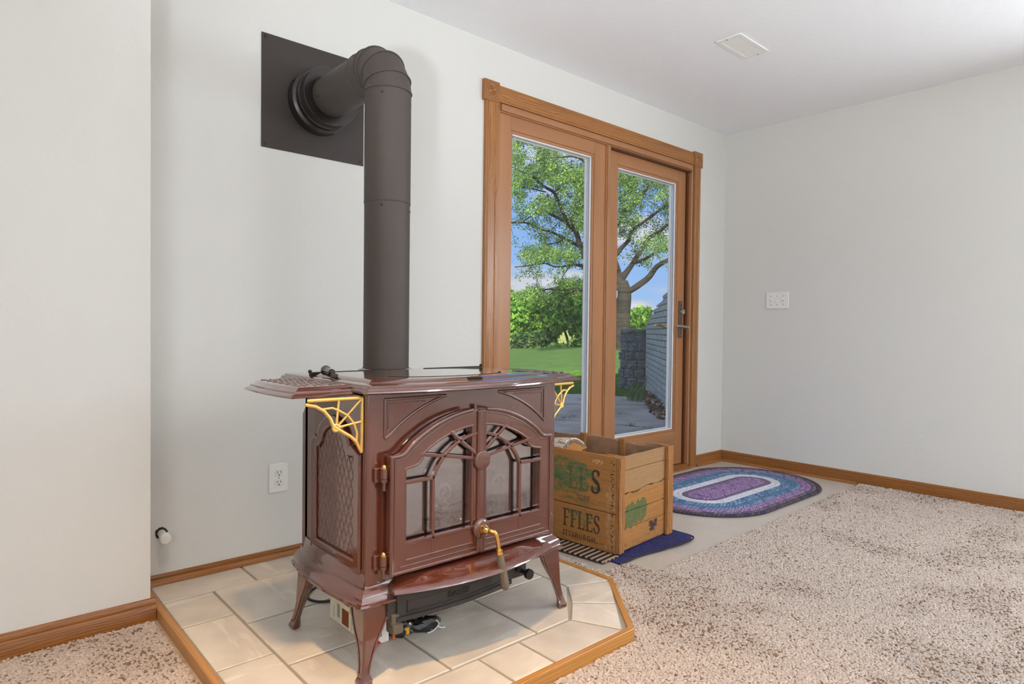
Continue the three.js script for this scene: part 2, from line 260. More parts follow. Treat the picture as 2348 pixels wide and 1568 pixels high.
{
  const slab = structure(mesh('floor', [wallBox(RX0 - 0.15, 0.15, -0.3, -0.006, -0.15, RZ1 + 0.15)], std({ color: rgb(150, 140, 130), roughness: 1 })));
  // vinyl: small raised mosaic blocks
  const vt = tex(1024, 1024, (u, v) => { const k = fbm(u, v, 8, 8, 4, 17), s = fbm(u, v, 120, 120, 2, 19); const q = 0.95 + 0.07 * k + 0.05 * (s - 0.5); return [206 * q, 194 * q, 180 * q]; }, [0.9, 0.9]);
  const vb = tex(512, 512, (u, v) => { const r = Math.floor(v * 10), x = u * 4 + (r % 2) * 0.5, fx = x - Math.floor(x), fy = v * 10 - r; return 255 * (Math.min(sstep(0, 0.06, fx), sstep(1, 0.94, fx)) * Math.min(sstep(0, 0.14, fy), sstep(1, 0.86, fy))); }, [0.26, 0.26], false);
  mesh('vinyl', (() => { const s = shape([[VIN.x0, 0.004], [-0.004, 0.004], [-0.004, -vinylEdge(0)], [VIN.x0, -vinylEdge(VIN.x0)]].map(([x, z]) => [x, Math.abs(z)])); const g = extr(s, 0.006); g.rotateX(Math.PI / 2); g.translate(0, 0, 0); return metric(g, 'x'); })(), phy({ map: vt, roughness: 0.42, bumpMap: vb, bumpScale: 0.0006, clearcoat: 0.25, clearcoatRoughness: 0.3 }), slab);
  // backing of the carpet, everywhere but on the vinyl
  const backing = [wallBox(RX0, VIN.x0, -0.005, 0.006, 0.001, RZ1), wallBox(VIN.x0, -0.001, -0.005, 0.006, 1.035, RZ1)];
  mesh('carpet', backing, std({ map: carpetTex, roughness: 1, bumpMap: carpetTex, bumpScale: 0.006 }), slab);
  // looped pile where the photograph shows it
  const inHearth = (x, z) => z < 1.34 && x > -3.885 && x < -2.515 && !(z > 1.03 && ((x > -2.526 - (z - 1.03) * 0.872 + 0.012) || x < -3.885 + (z - 1.03) * 0.87)) ;
  const R = rng(77), list = [];
  const put = (x, z, s, D) => { list.push([x, z, s, R(), R(), R(), R()]); };
  const scan = (x0, x1, z0, z1) => {
    for (let z = z0; z < z1; z += 0.0068) for (let x = x0; x < x1; x += 0.0068) {
      const D = inView(x, 0.01, z, 1.22); if (!D) continue;
      const keep = D < 2.6 ? 1 : D < 3.6 ? 0.8 : 0.6; if (R() > keep) continue;
      const px = x + (R() - 0.5) * 0.007, pz = z + (R() - 0.5) * 0.007;
      if (inHearth(px, pz) || (px < -3.875 && pz < 0.237) || (px > VIN.x0 && pz < vinylEdge(px) + 0.006) || pz < 0.03 || px > -0.016 || (px > -2.43 && px < -1.78 && pz > 0.3 && pz < 0.905)) continue;
      put(px, pz, (0.0060 / Math.sqrt(keep)) * (0.85 + 0.35 * R()));
    }
  };
  scan(-4.8, 0, 0.02, 3.2);
  const tuft = new THREE.IcosahedronGeometry(1, 0); tuft.scale(1.05, 0.62, 0.8);
  const im = new THREE.InstancedMesh(tuft, std({ color: 0xffffff, roughness: 1 }), list.length), m4 = new THREE.Matrix4(), q = new THREE.Quaternion(), e = new THREE.Euler(), c = new THREE.Color();
  list.forEach(([x, z, s, a, b, d, f], i) => {
    e.set((b - 0.5) * 1.2, a * Math.PI, (d - 0.5) * 1.2); q.setFromEuler(e); m4.compose(V(x, 0.0078 + (d - 0.5) * 0.0022, z), q, V(s, s, s)); im.setMatrixAt(i, m4);
    const big = fbm(mod(x / 4, 1), mod(z / 4, 1), 22, 22, 2, 13), dark = f < 0.03 + 0.13 * sstep(0.45, 0.68, big), k = 0.95 + 0.12 * a - 0.05 * sstep(0.45, 0.7, big);
    if (dark) c.setRGB(140 * k / 255, 108 * k / 255, 84 * k / 255, THREE.SRGBColorSpace); else c.setRGB(195 * k / 255, 179 * k / 255, 167 * k / 255, THREE.SRGBColorSpace);  // dark loops: brown yarn and painted shade of the gaps
    im.setColorAt(i, c);
  });
  console.log('tufts', list.length); im.name = 'carpet_pile'; im.castShadow = im.receiveShadow = true; stuff(im); scene.add(im); tag(im, 'beige looped carpet pile with brown flecks and gap shade put into the colour', 'carpet');
  stuff(im);
}

// ---------- baseboards ----------
const baseProf = (h) => [[0, 0], [0.013, 0], [0.013, h - 0.026], [0.0115, h - 0.022], [0.0095, h - 0.021], [0.0095, h - 0.008], [0.007, h - 0.002], [0.004, h], [0, h]];
const shoeProf = (() => { const a = [[0, 0]]; for (let i = 0; i <= 8; i++) { const t = i / 8 * Math.PI / 2; a.push([0.018 * Math.cos(t), 0.018 * Math.sin(t)]); } return a; })();
// profile (out, up): X-run stands on a wall at z = z0 facing +z, Z-run on the wall x = 0 facing -x
const runX = (prof, x0, x1, y, z) => metric(moulding(prof.map(([o, u]) => [o, u]), x0, x1, new THREE.Matrix4().makeBasis(V(0, 0, 1), V(0, 1, 0), V(1, 0, 0)).setPosition(0, y, z)), 'x', x0, hash(Math.round(x0 * 100), 2));
const runZ = (prof, z0, z1, y, x) => metric(moulding(prof, z0, z1, new THREE.Matrix4().makeBasis(V(-1, 0, 0), V(0, 1, 0), V(0, 0, 1)).setPosition(x, y, 0)), 'z', z0, 0.4);
const B = (name, board, shoe) => { const g = new THREE.Group(); g.name = name; structure(g); scene.add(g); mesh('baseboard', board, M.base, g); if (shoe) mesh('shoe_moulding', shoe, M.oakB, g); return g; };
B('baseboard_hearth', runX(baseProf(0.0335), -3.89, -2.36, 0.0405, 0), runX(shoeProf, -3.89, -2.55, 0.0425, 0.0132));
B('baseboard_left', runX(baseProf(0.0795), RX0, -3.877, 0, 0.2197));
B('baseboard_back', runX(baseProf(0.0795), -0.354, 0, 0, 0), runX(shoeProf, -0.354, 0, 0, 0.013));
B('baseboard_right', runZ(baseProf(0.0795), 0.0, 2.9, 0, 0), runZ(shoeProf, 0.013, 0.975, 0, -0.013));

// =====================================================================================================
// THE PATIO DOOR
// =====================================================================================================
{
  const D = new THREE.Group(); D.name = 'door_1'; structure(D); scene.add(D);
  const casing = [[0, 0], [0, 0.011], [0.004, 0.0155], [0.012, 0.0165], [0.017, 0.013], [0.021, 0.0165], [0.060, 0.0175], [0.064, 0.0135], [0.068, 0.0175], [0.076, 0.0185], [0.082, 0.0185], [0.082, 0]];   // (across, out)
  const upY = (flip, x) => new THREE.Matrix4().makeBasis(V(flip, 0, 0), V(0, 0, 1), V(0, 1, 0)).setPosition(x, 0, 0);
  mesh('casing', metric(moulding(casing, 0, 2.133, upY(1, -2.336)), 'y', 0, 0.3), M.oak, D);
  mesh('casing', metric(moulding(casing.map(([a, o]) => [-a, o]).reverse(), 0, 2.133, upY(1, -0.3555)), 'y', 0.5, 0.1), M.oak, D);
  mesh('casing', metric(moulding([[0, 0], [0, 0.0185], [0.008, 0.0185], [0.013, 0.015], [0.017, 0.0175], [0.062, 0.0175], [0.066, 0.0125], [0.072, 0.0165], [0.084, 0.0165], [0.084, 0]].map(([a, o]) => [a, o]), -2.25, -0.447, new THREE.Matrix4().makeBasis(V(0, 1, 0), V(0, 0, 1), V(1, 0, 0)).setPosition(0, 2.1415, 0)), 'x', 0.2, 0.7), M.oak, D);
  for (const x of [-2.3, -0.397]) {                                        // corner blocks with turned bull's-eyes
    const b = mesh('corner_block', span(x - 0.051, x + 0.051, 2.133, 2.236, 0, 0.0225, 0.002, 'x'), M.oakB, D);
    const r = lathe([[0, 0.010], [0.005, 0.010], [0.008, 0.004], [0.011, 0.001], [0.014, 0.009], [0.018, 0.009], [0.021, 0.001], [0.025, 0.004], [0.031, 0.006], [0.036, 0.001], [0.038, 0]], 40).rotateX(Math.PI / 2).translate(x, 2.186, 0.0222);
    mesh('bullseye', metric(r, 'x'), M.oakB, b);
  }
  mesh('jamb', [span(-2.2552, -2.226, 0.03, 2.14, -0.14, 0.0), span(-0.449, -0.4402, 0.0, 2.14, -0.14, 0.0), span(-2.226, -0.449, 2.100, 2.14, -0.14, 0.0), span(-2.226, -0.449, 2.106, 2.14, 0, 0.012)], M.fir, D);
  mesh('jamb_stop', [span(-0.462, -0.449, 0.03, 2.1, -0.075, -0.022), span(-0.47, -0.449, 0.03, 2.1, -0.14, -0.08), span(-1.33, -0.449, 2.09, 2.1, -0.14, -0.0)], std({ color: rgb(98, 58, 34), roughness: 0.6 }), D);
  mesh('sill', [span(-2.2552, -0.44, 0, 0.03, -0.14, 0.004, 0.003, 'x'), span(-2.2552, -0.44, 0.0, 0.016, 0.002, 0.03, 0.004, 'x')], M.oakB, D);
  const leaf = (name, x0, x1, zf, gx0, gx1, gy0, gy1, y0, y1, jointL, jointR) => {
    const g = new THREE.Group(); g.name = name; D.add(g);
    const T = 0.045, zb = zf - T, bz = zf - 0.012, bead = 0.014;
    mesh('stile', span(x0, gx0 - bead, y0, y1, zb, zf, 0.0015), M.fir, g); mesh('stile', span(gx1 + bead, x1, y0, y1, zb, zf, 0.0015), M.fir, g);
    mesh('rail', span(gx0 - bead + 0.0008, gx1 + bead - 0.0008, gy1 + bead, y1, zb, zf, 0.0015, 'x'), M.fir, g); mesh('rail', span(gx0 - bead + 0.0008, gx1 + bead - 0.0008, y0, gy0 - bead, zb, zf, 0.0015, 'x'), M.fir, g);
    // stepped bead round the glass
    mesh('glazing_bead', [span(gx0 - bead, gx0, gy0 - bead, gy1 + bead, zb, zf - 0.004), span(gx1, gx1 + bead, gy0 - bead, gy1 + bead, zb, zf - 0.004), span(gx0, gx1, gy1, gy1 + bead, zb, zf - 0.004, 0.002, 'x'), span(gx0, gx1, gy0 - bead, gy0, zb, zf - 0.004, 0.002, 'x')], M.fir, g);
    const fr = (z0, z1, w) => [span(gx0 - 0.004, gx0 + w, gy0 - 0.004, gy1 + 0.004, z0, z1, 0), span(gx1 - w, gx1 + 0.004, gy0 - 0.004, gy1 + 0.004, z0, z1, 0), span(gx0 + w, gx1 - w, gy1 - w, gy1 + 0.004, z0, z1, 0, 'x'), span(gx0 + w, gx1 - w, gy0 - 0.004, gy0 + w, z0, z1, 0, 'x')];
    mesh('seal', fr(bz - 0.010, bz - 0.002, 0.007), M.white, g);
    mesh('pane', span(gx0 + 0.001, gx1 - 0.001, gy0 + 0.001, gy1 - 0.001, bz - 0.0135, bz - 0.0105, 0), M.pane, g);
    mesh('spacer', fr(bz - 0.026, bz - 0.014, 0.009), M.alu, g);
    mesh('pane', span(gx0 + 0.001, gx1 - 0.001, gy0 + 0.001, gy1 - 0.001, bz - 0.0295, bz - 0.0265, 0), M.pane, g);
    mesh('cladding', [...fr(bz - 0.040, bz - 0.0300, 0.012), ...[span(x0, gx0 + 0.004, y0, y1, zb - 0.02, zb - 0.0005, 0), span(gx1 - 0.004, x1, y0, y1, zb - 0.02, zb - 0.0005, 0), span(gx0, gx1, gy1 - 0.004, y1, zb - 0.02, zb - 0.0005, 0), span(gx0, gx1, y0, gy0 + 0.004, zb - 0.02, zb - 0.0005, 0)]], M.white, g);
    return g;
  };
  leaf('fixed_panel', -2.224, -1.372, -0.010, -2.128, -1.486, 0.29, 2.012, 0.032, 2.10);
  const lf = leaf('door_leaf', -1.331, -0.472, -0.034, -1.212, -0.572, 0.285, 2.0, 0.034, 2.097);
  mesh('mullion', [span(-1.3715, -1.333, 0.03, 2.1, -0.06, -0.002, 0.003), span(-1.366, -1.338, 0.03, 2.1, -0.004, 0.006, 0.003)], M.fir, D);
  for (const y of [1.925, 1.09, 0.25]) mesh('hinge', [span(-1.3335, -1.3, y - 0.054, y + 0.054, -0.034, -0.026, 0.002, 'y'), span(-1.318, -1.305, y - 0.054, y + 0.054, -0.03, -0.0185, 0.005, 'y')], M.fir, D);
  // lock set
  mesh('lock_plate', span(-0.538, -0.500, 0.925, 1.183, -0.034, -0.026, 0.002, 'y'), M.nickelDark, lf);
  mesh('thumb_turn', [cyl(0.012, 0.012, 0.012, 0, 0, 0).rotateX(Math.PI / 2).translate(-0.519, 1.108, -0.020), span(-0.524, -0.514, 1.092, 1.124, -0.016, 0.004, 0.003)], M.nickel, lf);
  mesh('lever_handle', [rod([-0.519, 1.0, -0.028], [-0.519, 1.0, 0.034], 0.0095), tube([[-0.519, 1.0, 0.03], [-0.53, 1.001, 0.034], [-0.56, 1.004, 0.033], [-0.6, 1.008, 0.028], [-0.632, 1.007, 0.024]], 0.0085, 20, 10), sph(0.0085, -0.632, 1.007, 0.024), cyl(0.011, 0.011, 0.008, 0, 0, 0).rotateX(Math.PI / 2).translate(-0.519, 1.0, 0.036)], M.nickel, lf);
  mesh('outer_handle', [rod([-0.530, 1.0, -0.10], [-0.530, 1.0, -0.145], 0.0095), tube([[-0.53, 1.0, -0.145], [-0.55, 1.0, -0.15], [-0.585, 1.012, -0.15], [-0.62, 1.015, -0.148], [-0.655, 1.008, -0.146]], 0.0085, 20, 10), sph(0.0085, -0.655, 1.008, -0.146)], M.brass, lf);
  mesh('screw', [cyl(0.004, 0.004, 0.003, 0, 0, 0, 10).rotateX(Math.PI / 2).translate(-0.519, 1.168, -0.025), cyl(0.004, 0.004, 0.003, 0, 0, 0, 10).rotateX(Math.PI / 2).translate(-0.519, 0.942, -0.025)], M.nickel, lf);
}

// =====================================================================================================
// SMALL FITTINGS
// =====================================================================================================
{ // ceiling vent
  const t = thing('ceiling_vent', 'white louvred metal air vent set in the ceiling', 'vent', [-1.3155, CH, 0.846]);
  const a = 0.148, b = 0.0685, ia = 0.122, ib = 0.046;
  const f = new THREE.Shape(); const rr = 0.012; f.moveTo(-a + rr, -b); f.lineTo(a - rr, -b); f.quadraticCurveTo(a, -b, a, -b + rr); f.lineTo(a, b - rr); f.quadraticCurveTo(a, b, a - rr, b); f.lineTo(-a + rr, b); f.quadraticCurveTo(-a, b, -a, b - rr); f.lineTo(-a, -b + rr); f.quadraticCurveTo(-a, -b, -a + rr, -b);
  const hole = new THREE.Path(); hole.moveTo(-ia, -ib); hole.lineTo(-ia, ib); hole.lineTo(ia, ib); hole.lineTo(ia, -ib); hole.closePath(); f.holes.push(hole);
  mesh('frame', extr(f, 0.006, 0.0015, 2).rotateX(Math.PI / 2), M.white, t);
  mesh('duct', span(-ia - 0.004, ia + 0.004, -0.0015, -0.0005, -ib - 0.004, ib + 0.004, 0), std({ color: rgb(170, 170, 170), roughness: 0.9 }), t);
  for (let i = 0; i < 20; i++) { const x = -ia + (i + 0.5) * 2 * ia / 20, g = box(0.0098, 0.0009, 2 * ib, 0, 0, 0, 0); g.rotateZ(-0.16); g.translate(x, -0.0042, 0); mesh('slat', g, M.white, t); }
  for (const [x, z] of [[-0.135, -0.012], [0.135, 0.012]]) mesh('screw', cyl(0.004, 0.0035, 0.002, x, -0.0065, z, 12), M.nickelDark, t);
}
{ // light switch with three toggles on the right wall
  const t = thing('light_switch', 'white wall plate with three toggle light switches', 'switch', [0, 1.196, 0.420], -Math.PI / 2);
  mesh('switch_plate', box(0.164, 0.116, 0.007, 0, 0, 0.0035, 0.003, 'x', 2), M.white, t);
  [-0.046, 0, 0.046].forEach((x, i) => {
    const s = mesh('toggle_slot', box(0.011, 0.026, 0.002, x, 0, 0.0075, 0.0008), M.offwhite, t), up = i === 1 ? -1 : 1;
    const g = box(0.008, 0.010, 0.016, 0, 0, 0.007, 0.002); g.rotateX(-0.45 * up); g.translate(x, 0.003 * up, 0.008); mesh('toggle', g, M.white, t);
    for (const y of [0.03, -0.03]) mesh('screw', cyl(0.003, 0.003, 0.0015, 0, 0, 0, 10).rotateX(Math.PI / 2).translate(x, y, 0.0075), M.nickelDark, t);
  });
}
{ // power outlet
  const t = thing('power_outlet', 'white duplex power outlet low on the wall beside the stove', 'outlet', [-3.3835, 0.3605, 0]);
  mesh('outlet_plate', box(0.076, 0.115, 0.006, 0, 0, 0.003, 0.0025, 'x', 2), M.white, t);
  for (const y of [0.0195, -0.0195]) {
    const s = new THREE.Shape(), R = 0.0172, c = 0.0135; const a0 = Math.acos(c / R); s.absarc(0, 0, R, Math.PI / 2 - a0 + Math.PI / 2 - 2 * (Math.PI / 2 - a0) * 0, 0); const pts = []; for (let i = 0; i < 40; i++) { const an = i / 40 * 2 * Math.PI; pts.push([R * Math.cos(an), clamp(R * Math.sin(an), -c, c)]); }
    const f = mesh('receptacle', extr(shape(pts), 0.0025, 0.0006).translate(0, y, 0.0055), M.offwhite, t);
    mesh('slot', [box(0.0022, 0.0085, 0.001, -0.0065, y + 0.004, 0.0078, 0), box(0.0022, 0.007, 0.001, 0.0065, y + 0.004, 0.0078, 0), cyl(0.0027, 0.0027, 0.001, 0, 0, 0, 12).rotateX(Math.PI / 2).translate(0, y - 0.0075, 0.0078)], M.black, f);
  }
  mesh('screw', cyl(0.0028, 0.0028, 0.0012, 0, 0, 0, 12).rotateX(Math.PI / 2).translate(0, 0, 0.0062), M.nickel, t);
}
{ // capped pipe stub in a rough hole
  const t = thing('pipe_stub', 'short white capped pipe sticking out of a rough dark hole low in the wall', 'pipe', [-3.808, 0.221, 0]);
  const R = rng(5), pts = []; for (let i = 0; i < 26; i++) { const a = i / 26 * 2 * Math.PI, r = 0.0205 + 0.004 * (R() - 0.5); pts.push([r * Math.cos(a) - 0.001, r * Math.sin(a) + 0.001]); }
  mesh('wall_hole', extr(shape(pts), 0.0012).translate(0, 0, -0.0002), std({ color: rgb(58, 56, 50), roughness: 1 }), t);
  const out = [0.0, -0.30, 1];
  const ob = (g) => g.rotateX(Math.PI / 2 + 0.10).translate(0, 0, 0);
  mesh('pipe', ob(lathe([[0, 0], [0.0135, 0], [0.0135, 0.05], [0, 0.05]], 24)), M.offwhite, t);
  mesh('cap', ob(lathe([[0.0136, 0.042], [0.0185, 0.043], [0.0195, 0.048], [0.0195, 0.062], [0.018, 0.066], [0.012, 0.068], [0.011, 0.0665], [0, 0.067]], 28)), M.white, t);
}
// =====================================================================================================
// THE HEARTH PAD
// =====================================================================================================
{
  const t = thing('hearth_pad', 'raised hearth pad of pale slate-like tiles with an oak edge', 'hearth');
  const top = 0.042;
  const inset = (poly, d) => poly.map((p, i) => { const a = poly[(i + poly.length - 1) % poly.length], b = poly[(i + 1) % poly.length]; const n = (q, r) => { const x = r[0] - q[0], y = r[1] - q[1], l = Math.hypot(x, y); return [y / l, -x / l]; }; const n1 = n(a, p), n2 = n(p, b); const k = d / (1 + n1[0] * n2[0] + n1[1] * n2[1]); return [p[0] + (n1[0] + n2[0]) * k, p[1] + (n1[1] + n2[1]) * k]; });
  const inner = inset(hearthPoly, 0.020).map((p, i) => [p[0], i === 0 || i === 5 ? 0.002 : p[1]]);
  const flat = (pts, y0, y1, bevel = 0) => { const g = extr(shape(pts.map(([x, z]) => [x, -z])), y1 - y0, bevel, 1); g.rotateX(-Math.PI / 2); g.translate(0, y0, 0); return metric(g, 'x'); };
  mesh('grout', flat(inner, 0.0, top - 0.0045), std({ color: rgb(168, 160, 146), roughness: 0.95, bumpMap: withRepeat(peel, 0.05, 0.05), bumpScale: 0.001 }), t);
  for (let i = 0; i < 5; i++) {                                            // oak edging boards, mitred at the corners
    const a = hearthPoly[i], b = hearthPoly[i + 1], c = inner[i + 1], d = inner[i]; const len = Math.hypot(b[0] - a[0], b[1] - a[1]), an = Math.atan2(b[1] - a[1], b[0] - a[0]);
    const loc = [a, b, c, d].map(([x, z]) => { const X = x - a[0], Z = z - a[1]; return [X * Math.cos(an) + Z * Math.sin(an), -X * Math.sin(an) + Z * Math.cos(an)]; });
    const sh = 0.0004, g = flat(loc.map(([x, z]) => [clamp(x, sh, len - sh), z]), 0, 0.0455, 0.0015); metric(g, 'x', i * 0.7, i * 0.33); g.rotateY(-an); g.translate(a[0], 0, a[1]); mesh('edge_board', g, M.hearthOak, t);
  }
  // tiles: 13-inch squares in running columns, cut at the edges and corners (x, z of the corners)
  const slate = (seed, tone) => ({ map: tex(512, 512, (u, v) => { const n = fbm(u, v, 4, 6, 5, seed), s = fbm(u, v, 3, 16, 4, seed + 3), vein = sstep(0.62, 0.74, s) * 0.5; const c = mix3([212, 199, 184], [236, 228, 214], clamp(0.55 * n + vein, 0, 1)), k = 0.93 + 0.12 * n; return c.map((q, i) => q * k * tone[i]); }, [0.5, 0.5]), bump: tex(512, 512, (u, v) => { const n = fbm(u, v, 3, 7, 5, seed + 7), l = Math.floor(n * 7) / 7; return 255 * (0.6 * l + 0.4 * n); }, [0.5, 0.5], false) });
  const mats = [[11, [1, 1, 1]], [23, [0.99, 0.985, 0.975]], [37, [1.01, 1.005, 1.0]]].map(([s, k]) => { const q = slate(s, k); return phy({ map: q.map, roughness: 0.42, bumpMap: q.bump, bumpScale: 0.0022, clearcoat: 0.28, clearcoatRoughness: 0.28, ior: 1.5 }); });
  const X = [-3.853, -3.69, -3.361, -3.036, -2.708, -2.546], xr = -2.5455, zf = 1.314, G = 0.0045;
  const tiles = [];
  const rect = (x0, x1, z0, z1) => tiles.push([[x0, z0], [x1, z0], [x1, z1], [x0, z1]]);
  const z0 = 0.020;
  for (const [a, b] of [[X[0], -3.537], [-3.537, -3.21], [-3.21, -2.885], [-2.885, -2.5475]]) rect(a, b, z0, 0.195);
  for (const [a, b] of [[0.195, 0.428], [0.428, 0.756], [0.756, 1.03]]) rect(X[0], X[1], a, b);
  tiles.push([[X[0], 1.03], [X[1], 1.03], [X[1], 1.235]]);
  for (let k = 1; k < 4; k++) for (const [a, b] of [[0.195, 0.522], [0.522, 0.846], [0.846, 1.155]]) if (!(k === 3 && a > 0.8) && !(k === 1 && a > 0.8)) rect(X[k], X[k + 1], a, b);
  rect(X[1], X[2], 0.846, 1.155);
  tiles.push([[X[3], 0.846], [X[4], 0.846], [X[4], 0.969], [-2.894, 1.155], [X[3], 1.155]]);   // cut corner tile
  rect(X[4], xr, 0.195, 0.33); rect(X[4], xr, 0.33, 0.655); tiles.push([[X[4], 0.655], [xr, 0.655], [-2.542, 1.036], [X[4], 0.966]]);
  tiles.push([[X[4], 0.966], [-2.5435, 1.038], [-2.684, 1.176], [-2.799, 1.073]]); tiles.push([[-2.799, 1.073], [-2.684, 1.178], [-2.818, 1.312], [-2.894, 1.157]]);
  tiles.push([[-3.118, 1.157], [-2.894, 1.157], [-2.82, zf], [-3.118, zf]]); rect(-3.271, -3.118, 1.157, zf); rect(-3.58, -3.271, 1.157, zf);
  tiles.push([[X[1], 1.157], [-3.58, 1.157], [-3.58, zf], [-3.6, zf], [X[1], 1.228]]);
  tiles.forEach((p, i) => {
    const q = inset(p, area(p) > 0 ? -G : G);
    const g = flat(q, 0.030, top + (hash(i, 5) - 0.5) * 0.0012, 0.0022); metric(g, hash(i, 1) > 0.5 ? 'x' : 'z', hash(i, 2), hash(i, 3)); mesh('tile', g, mats[i % 3], t);
  });
  function area(p) { let s = 0; p.forEach((a, i) => { const b = p[(i + 1) % p.length]; s += a[0] * b[1] - b[0] * a[1]; }); return s; }
}
// =====================================================================================================
// THE STOVE  (built in X from its centre line, Y and Z as in the room, then moved to its base point)
// =====================================================================================================
const SX = -3.215, SY = 0.042, SZ = 0.85;
// outline with bowed front and sides
function bowed(w, zf, zb, bf, bs, n = 14) {
  const o = []; const zc = (zf + zb) / 2, hd = (zf - zb) / 2;
  for (let i = 0; i <= n; i++) { const t = -1 + 2 * i / n; o.push([-(w + bs * (1 - t * t)), zc + hd * t]); }
  for (let i = 1; i <= n; i++) { const t = -1 + 2 * i / n; o.push([w * t, zf + bf * (1 - t * t)]); }
  for (let i = 1; i <= n; i++) { const t = 1 - 2 * i / n; o.push([w + bs * (1 - t * t), zc + hd * t]); }
  return o;
}
// levels: [y, outset]; the back edge moves by back * outset
const bowedSolid = (levels, w, zf, zb, bf, bs, back = 1, crease = 0.55) => skin(levels.map(([y, o]) => bowed(w + o, zf + o, zb - o * back, bf, bs).map(([x, z]) => [x, y, z])), true, crease);
{
  const stove = thing('wood_stove', 'glossy brown enamelled cast-iron wood stove with arched glass doors', 'stove', [SX, SY, SZ]);
  const P = (name, g, mat, parent = stove) => { const q = Array.isArray(g) ? merge(g) : g; return mesh(name, q.translate(0, -SY, -SZ), mat, parent); };
  const group = (name) => { const g = new THREE.Group(); g.name = name; stove.add(g); return g; };
  const arc = (cx, cy, r, a0, a1, n = 16) => Array.from({ length: n + 1 }, (_, i) => { const a = a0 + (a1 - a0) * i / n; return [cx + r * Math.cos(a), cy + r * Math.sin(a)]; });
  const HW = 0.345, ZF = 1.05, ZB = 0.655, YB = 0.285, YT = 0.798;
  // --- body: front plate with the fire opening, side plates, back ---
  {
    const s = shape([[-HW, YB], [HW, YB], [HW, YT], [-HW, YT]]), h = new THREE.Path(), o = [[-0.245, 0.36], [0.245, 0.36], [0.245, 0.585], ...arc(0, 0.352, 0.334, Math.acos(0.2 / 0.334), Math.PI - Math.acos(0.2 / 0.334), 20), [-0.245, 0.585]];
    o.slice().reverse().forEach((p, i) => (i ? h.lineTo(...p) : h.moveTo(...p))); h.closePath(); s.holes.push(h);
    const front = metric(extr(s, 0.022, 0.003, 2).translate(0, 0, ZF - 0.022), 'x');
    const g = [front];
    for (const k of [-1, 1]) g.push(span(Math.min(k * HW, k * (HW - 0.02)), Math.max(k * HW, k * (HW - 0.02)), YB, YT, ZB, ZF - 0.004, 0.003));
    g.push(span(-HW, HW, YB, YT, ZB, ZB + 0.02), span(-HW, HW, YB, YB + 0.015, ZB, ZF - 0.004), span(-HW, HW, YT - 0.012, YT, ZB, ZF - 0.004));
    P('body', g, M.enamel);
    P('firebox', [span(-0.30, 0.30, 0.30, 0.345, 0.68, 1.02), span(-0.31, 0.31, 0.30, 0.77, 0.676, 0.69), span(-0.315, -0.285, 0.30, 0.77, 0.68, 1.02), span(0.285, 0.315, 0.30, 0.77, 0.68, 1.02), span(-0.31, 0.31, 0.70, 0.72, 0.68, 1.02)], M.brick);
    P('heat_shield', [...[-1, 1].map((k) => skin([[YB - 0.03, 0], [0.70, 0], [0.79, -0.035]].map(([y, o]) => [[k * (HW - 0.001 + o), y, ZB + 0.004], [k * (HW - 0.001 + o), y, ZB - 0.02], [k * (HW - 0.02 + o), y, ZB - 0.02], [k * (HW - 0.02 + o), y, ZB + 0.004]]), true, 0.4)), span(-0.20, 0.20, 0.29, 0.79, 0.55, ZB)], M.enamel);
  }
  // --- side panels: corner strip, arched frame, quilted field ---
  for (const k of [-1, 1]) {
    const g = group('side_panel');
    // (z, y) drawing turned onto the side plate
    const onSide = (geo, out) => { geo.applyMatrix4(new THREE.Matrix4().makeBasis(V(0, 0, k < 0 ? 1 : -1), V(0, 1, 0), V(k < 0 ? -1 : 1, 0, 0))); return geo.translate(k * (HW + out), 0, 0.856); };
    const zz = (p) => p.map(([z, y]) => [(k < 0 ? 1 : -1) * (z - 0.856), y]);
    const yS = 0.628, sh = 0.105;
    const archOuter = (d) => [[0.856 - 0.128 - d, 0.322 - d], [0.856 + 0.150 + d, 0.322 - d], [0.856 + 0.150 + d, yS + d * 0.3], [0.856 + sh + d * 0.7, yS + 0.012 + d], ...arc(0.856, 0.617, 0.093 + d, 0.28, Math.PI - 0.28, 18), [0.856 - sh - d * 0.7, yS + 0.012 + d], [0.856 - 0.128 - d, yS + d * 0.3]];
    const frameShape = shape(zz(archOuter(0.012))), hole = new THREE.Path(), inn = zz(archOuter(-0.022)); (k < 0 ? inn.slice().reverse() : inn).forEach((p, i) => (i ? hole.lineTo(...p) : hole.moveTo(...p))); hole.closePath();
    const ring = shape(zz(archOuter(0.012))); ring.holes.push(hole);
    P('panel_frame', metric(onSide(extr(ring, 0.012, 0.005, 3), -0.001), 'y'), M.enamel, g);
    P('panel_field', metric(onSide(extr(shape(zz(archOuter(-0.026))), 0.004, 0.0015, 1), -0.001), 'y'), M.enamel, g);
    // crossing ribs of the quilted field
    const inside = (z, y) => y > 0.35 && y < 0.712 && z > 0.758 && z < 0.976 && (y < 0.63 || Math.hypot(z - 0.856, y - 0.617) < 0.066);
    const ribs = [];
    for (const sgn of [-1, 1]) for (let c = -14; c < 24; c++) {
      let run = null; const seg = []; const dz = 0.026;
      for (let i = 0; i <= 160; i++) { const y = 0.34 + i * 0.0025, z = 0.75 + c * dz + sgn * (y - 0.34) / 1.95; if (inside(z, y)) { run = run || [[z, y]]; run[1] = [z, y]; } else if (run) { if (run[1]) seg.push(run); run = null; } }
      for (const [a, b] of seg) ribs.push(rod([(k < 0 ? 1 : -1) * (a[0] - 0.856), a[1], 0.003], [(k < 0 ? 1 : -1) * (b[0] - 0.856), b[1], 0.003], 0.0019, 5));
    }
    P('quilting', metric(onSide(merge(ribs), 0), 'y'), M.enamel, g);
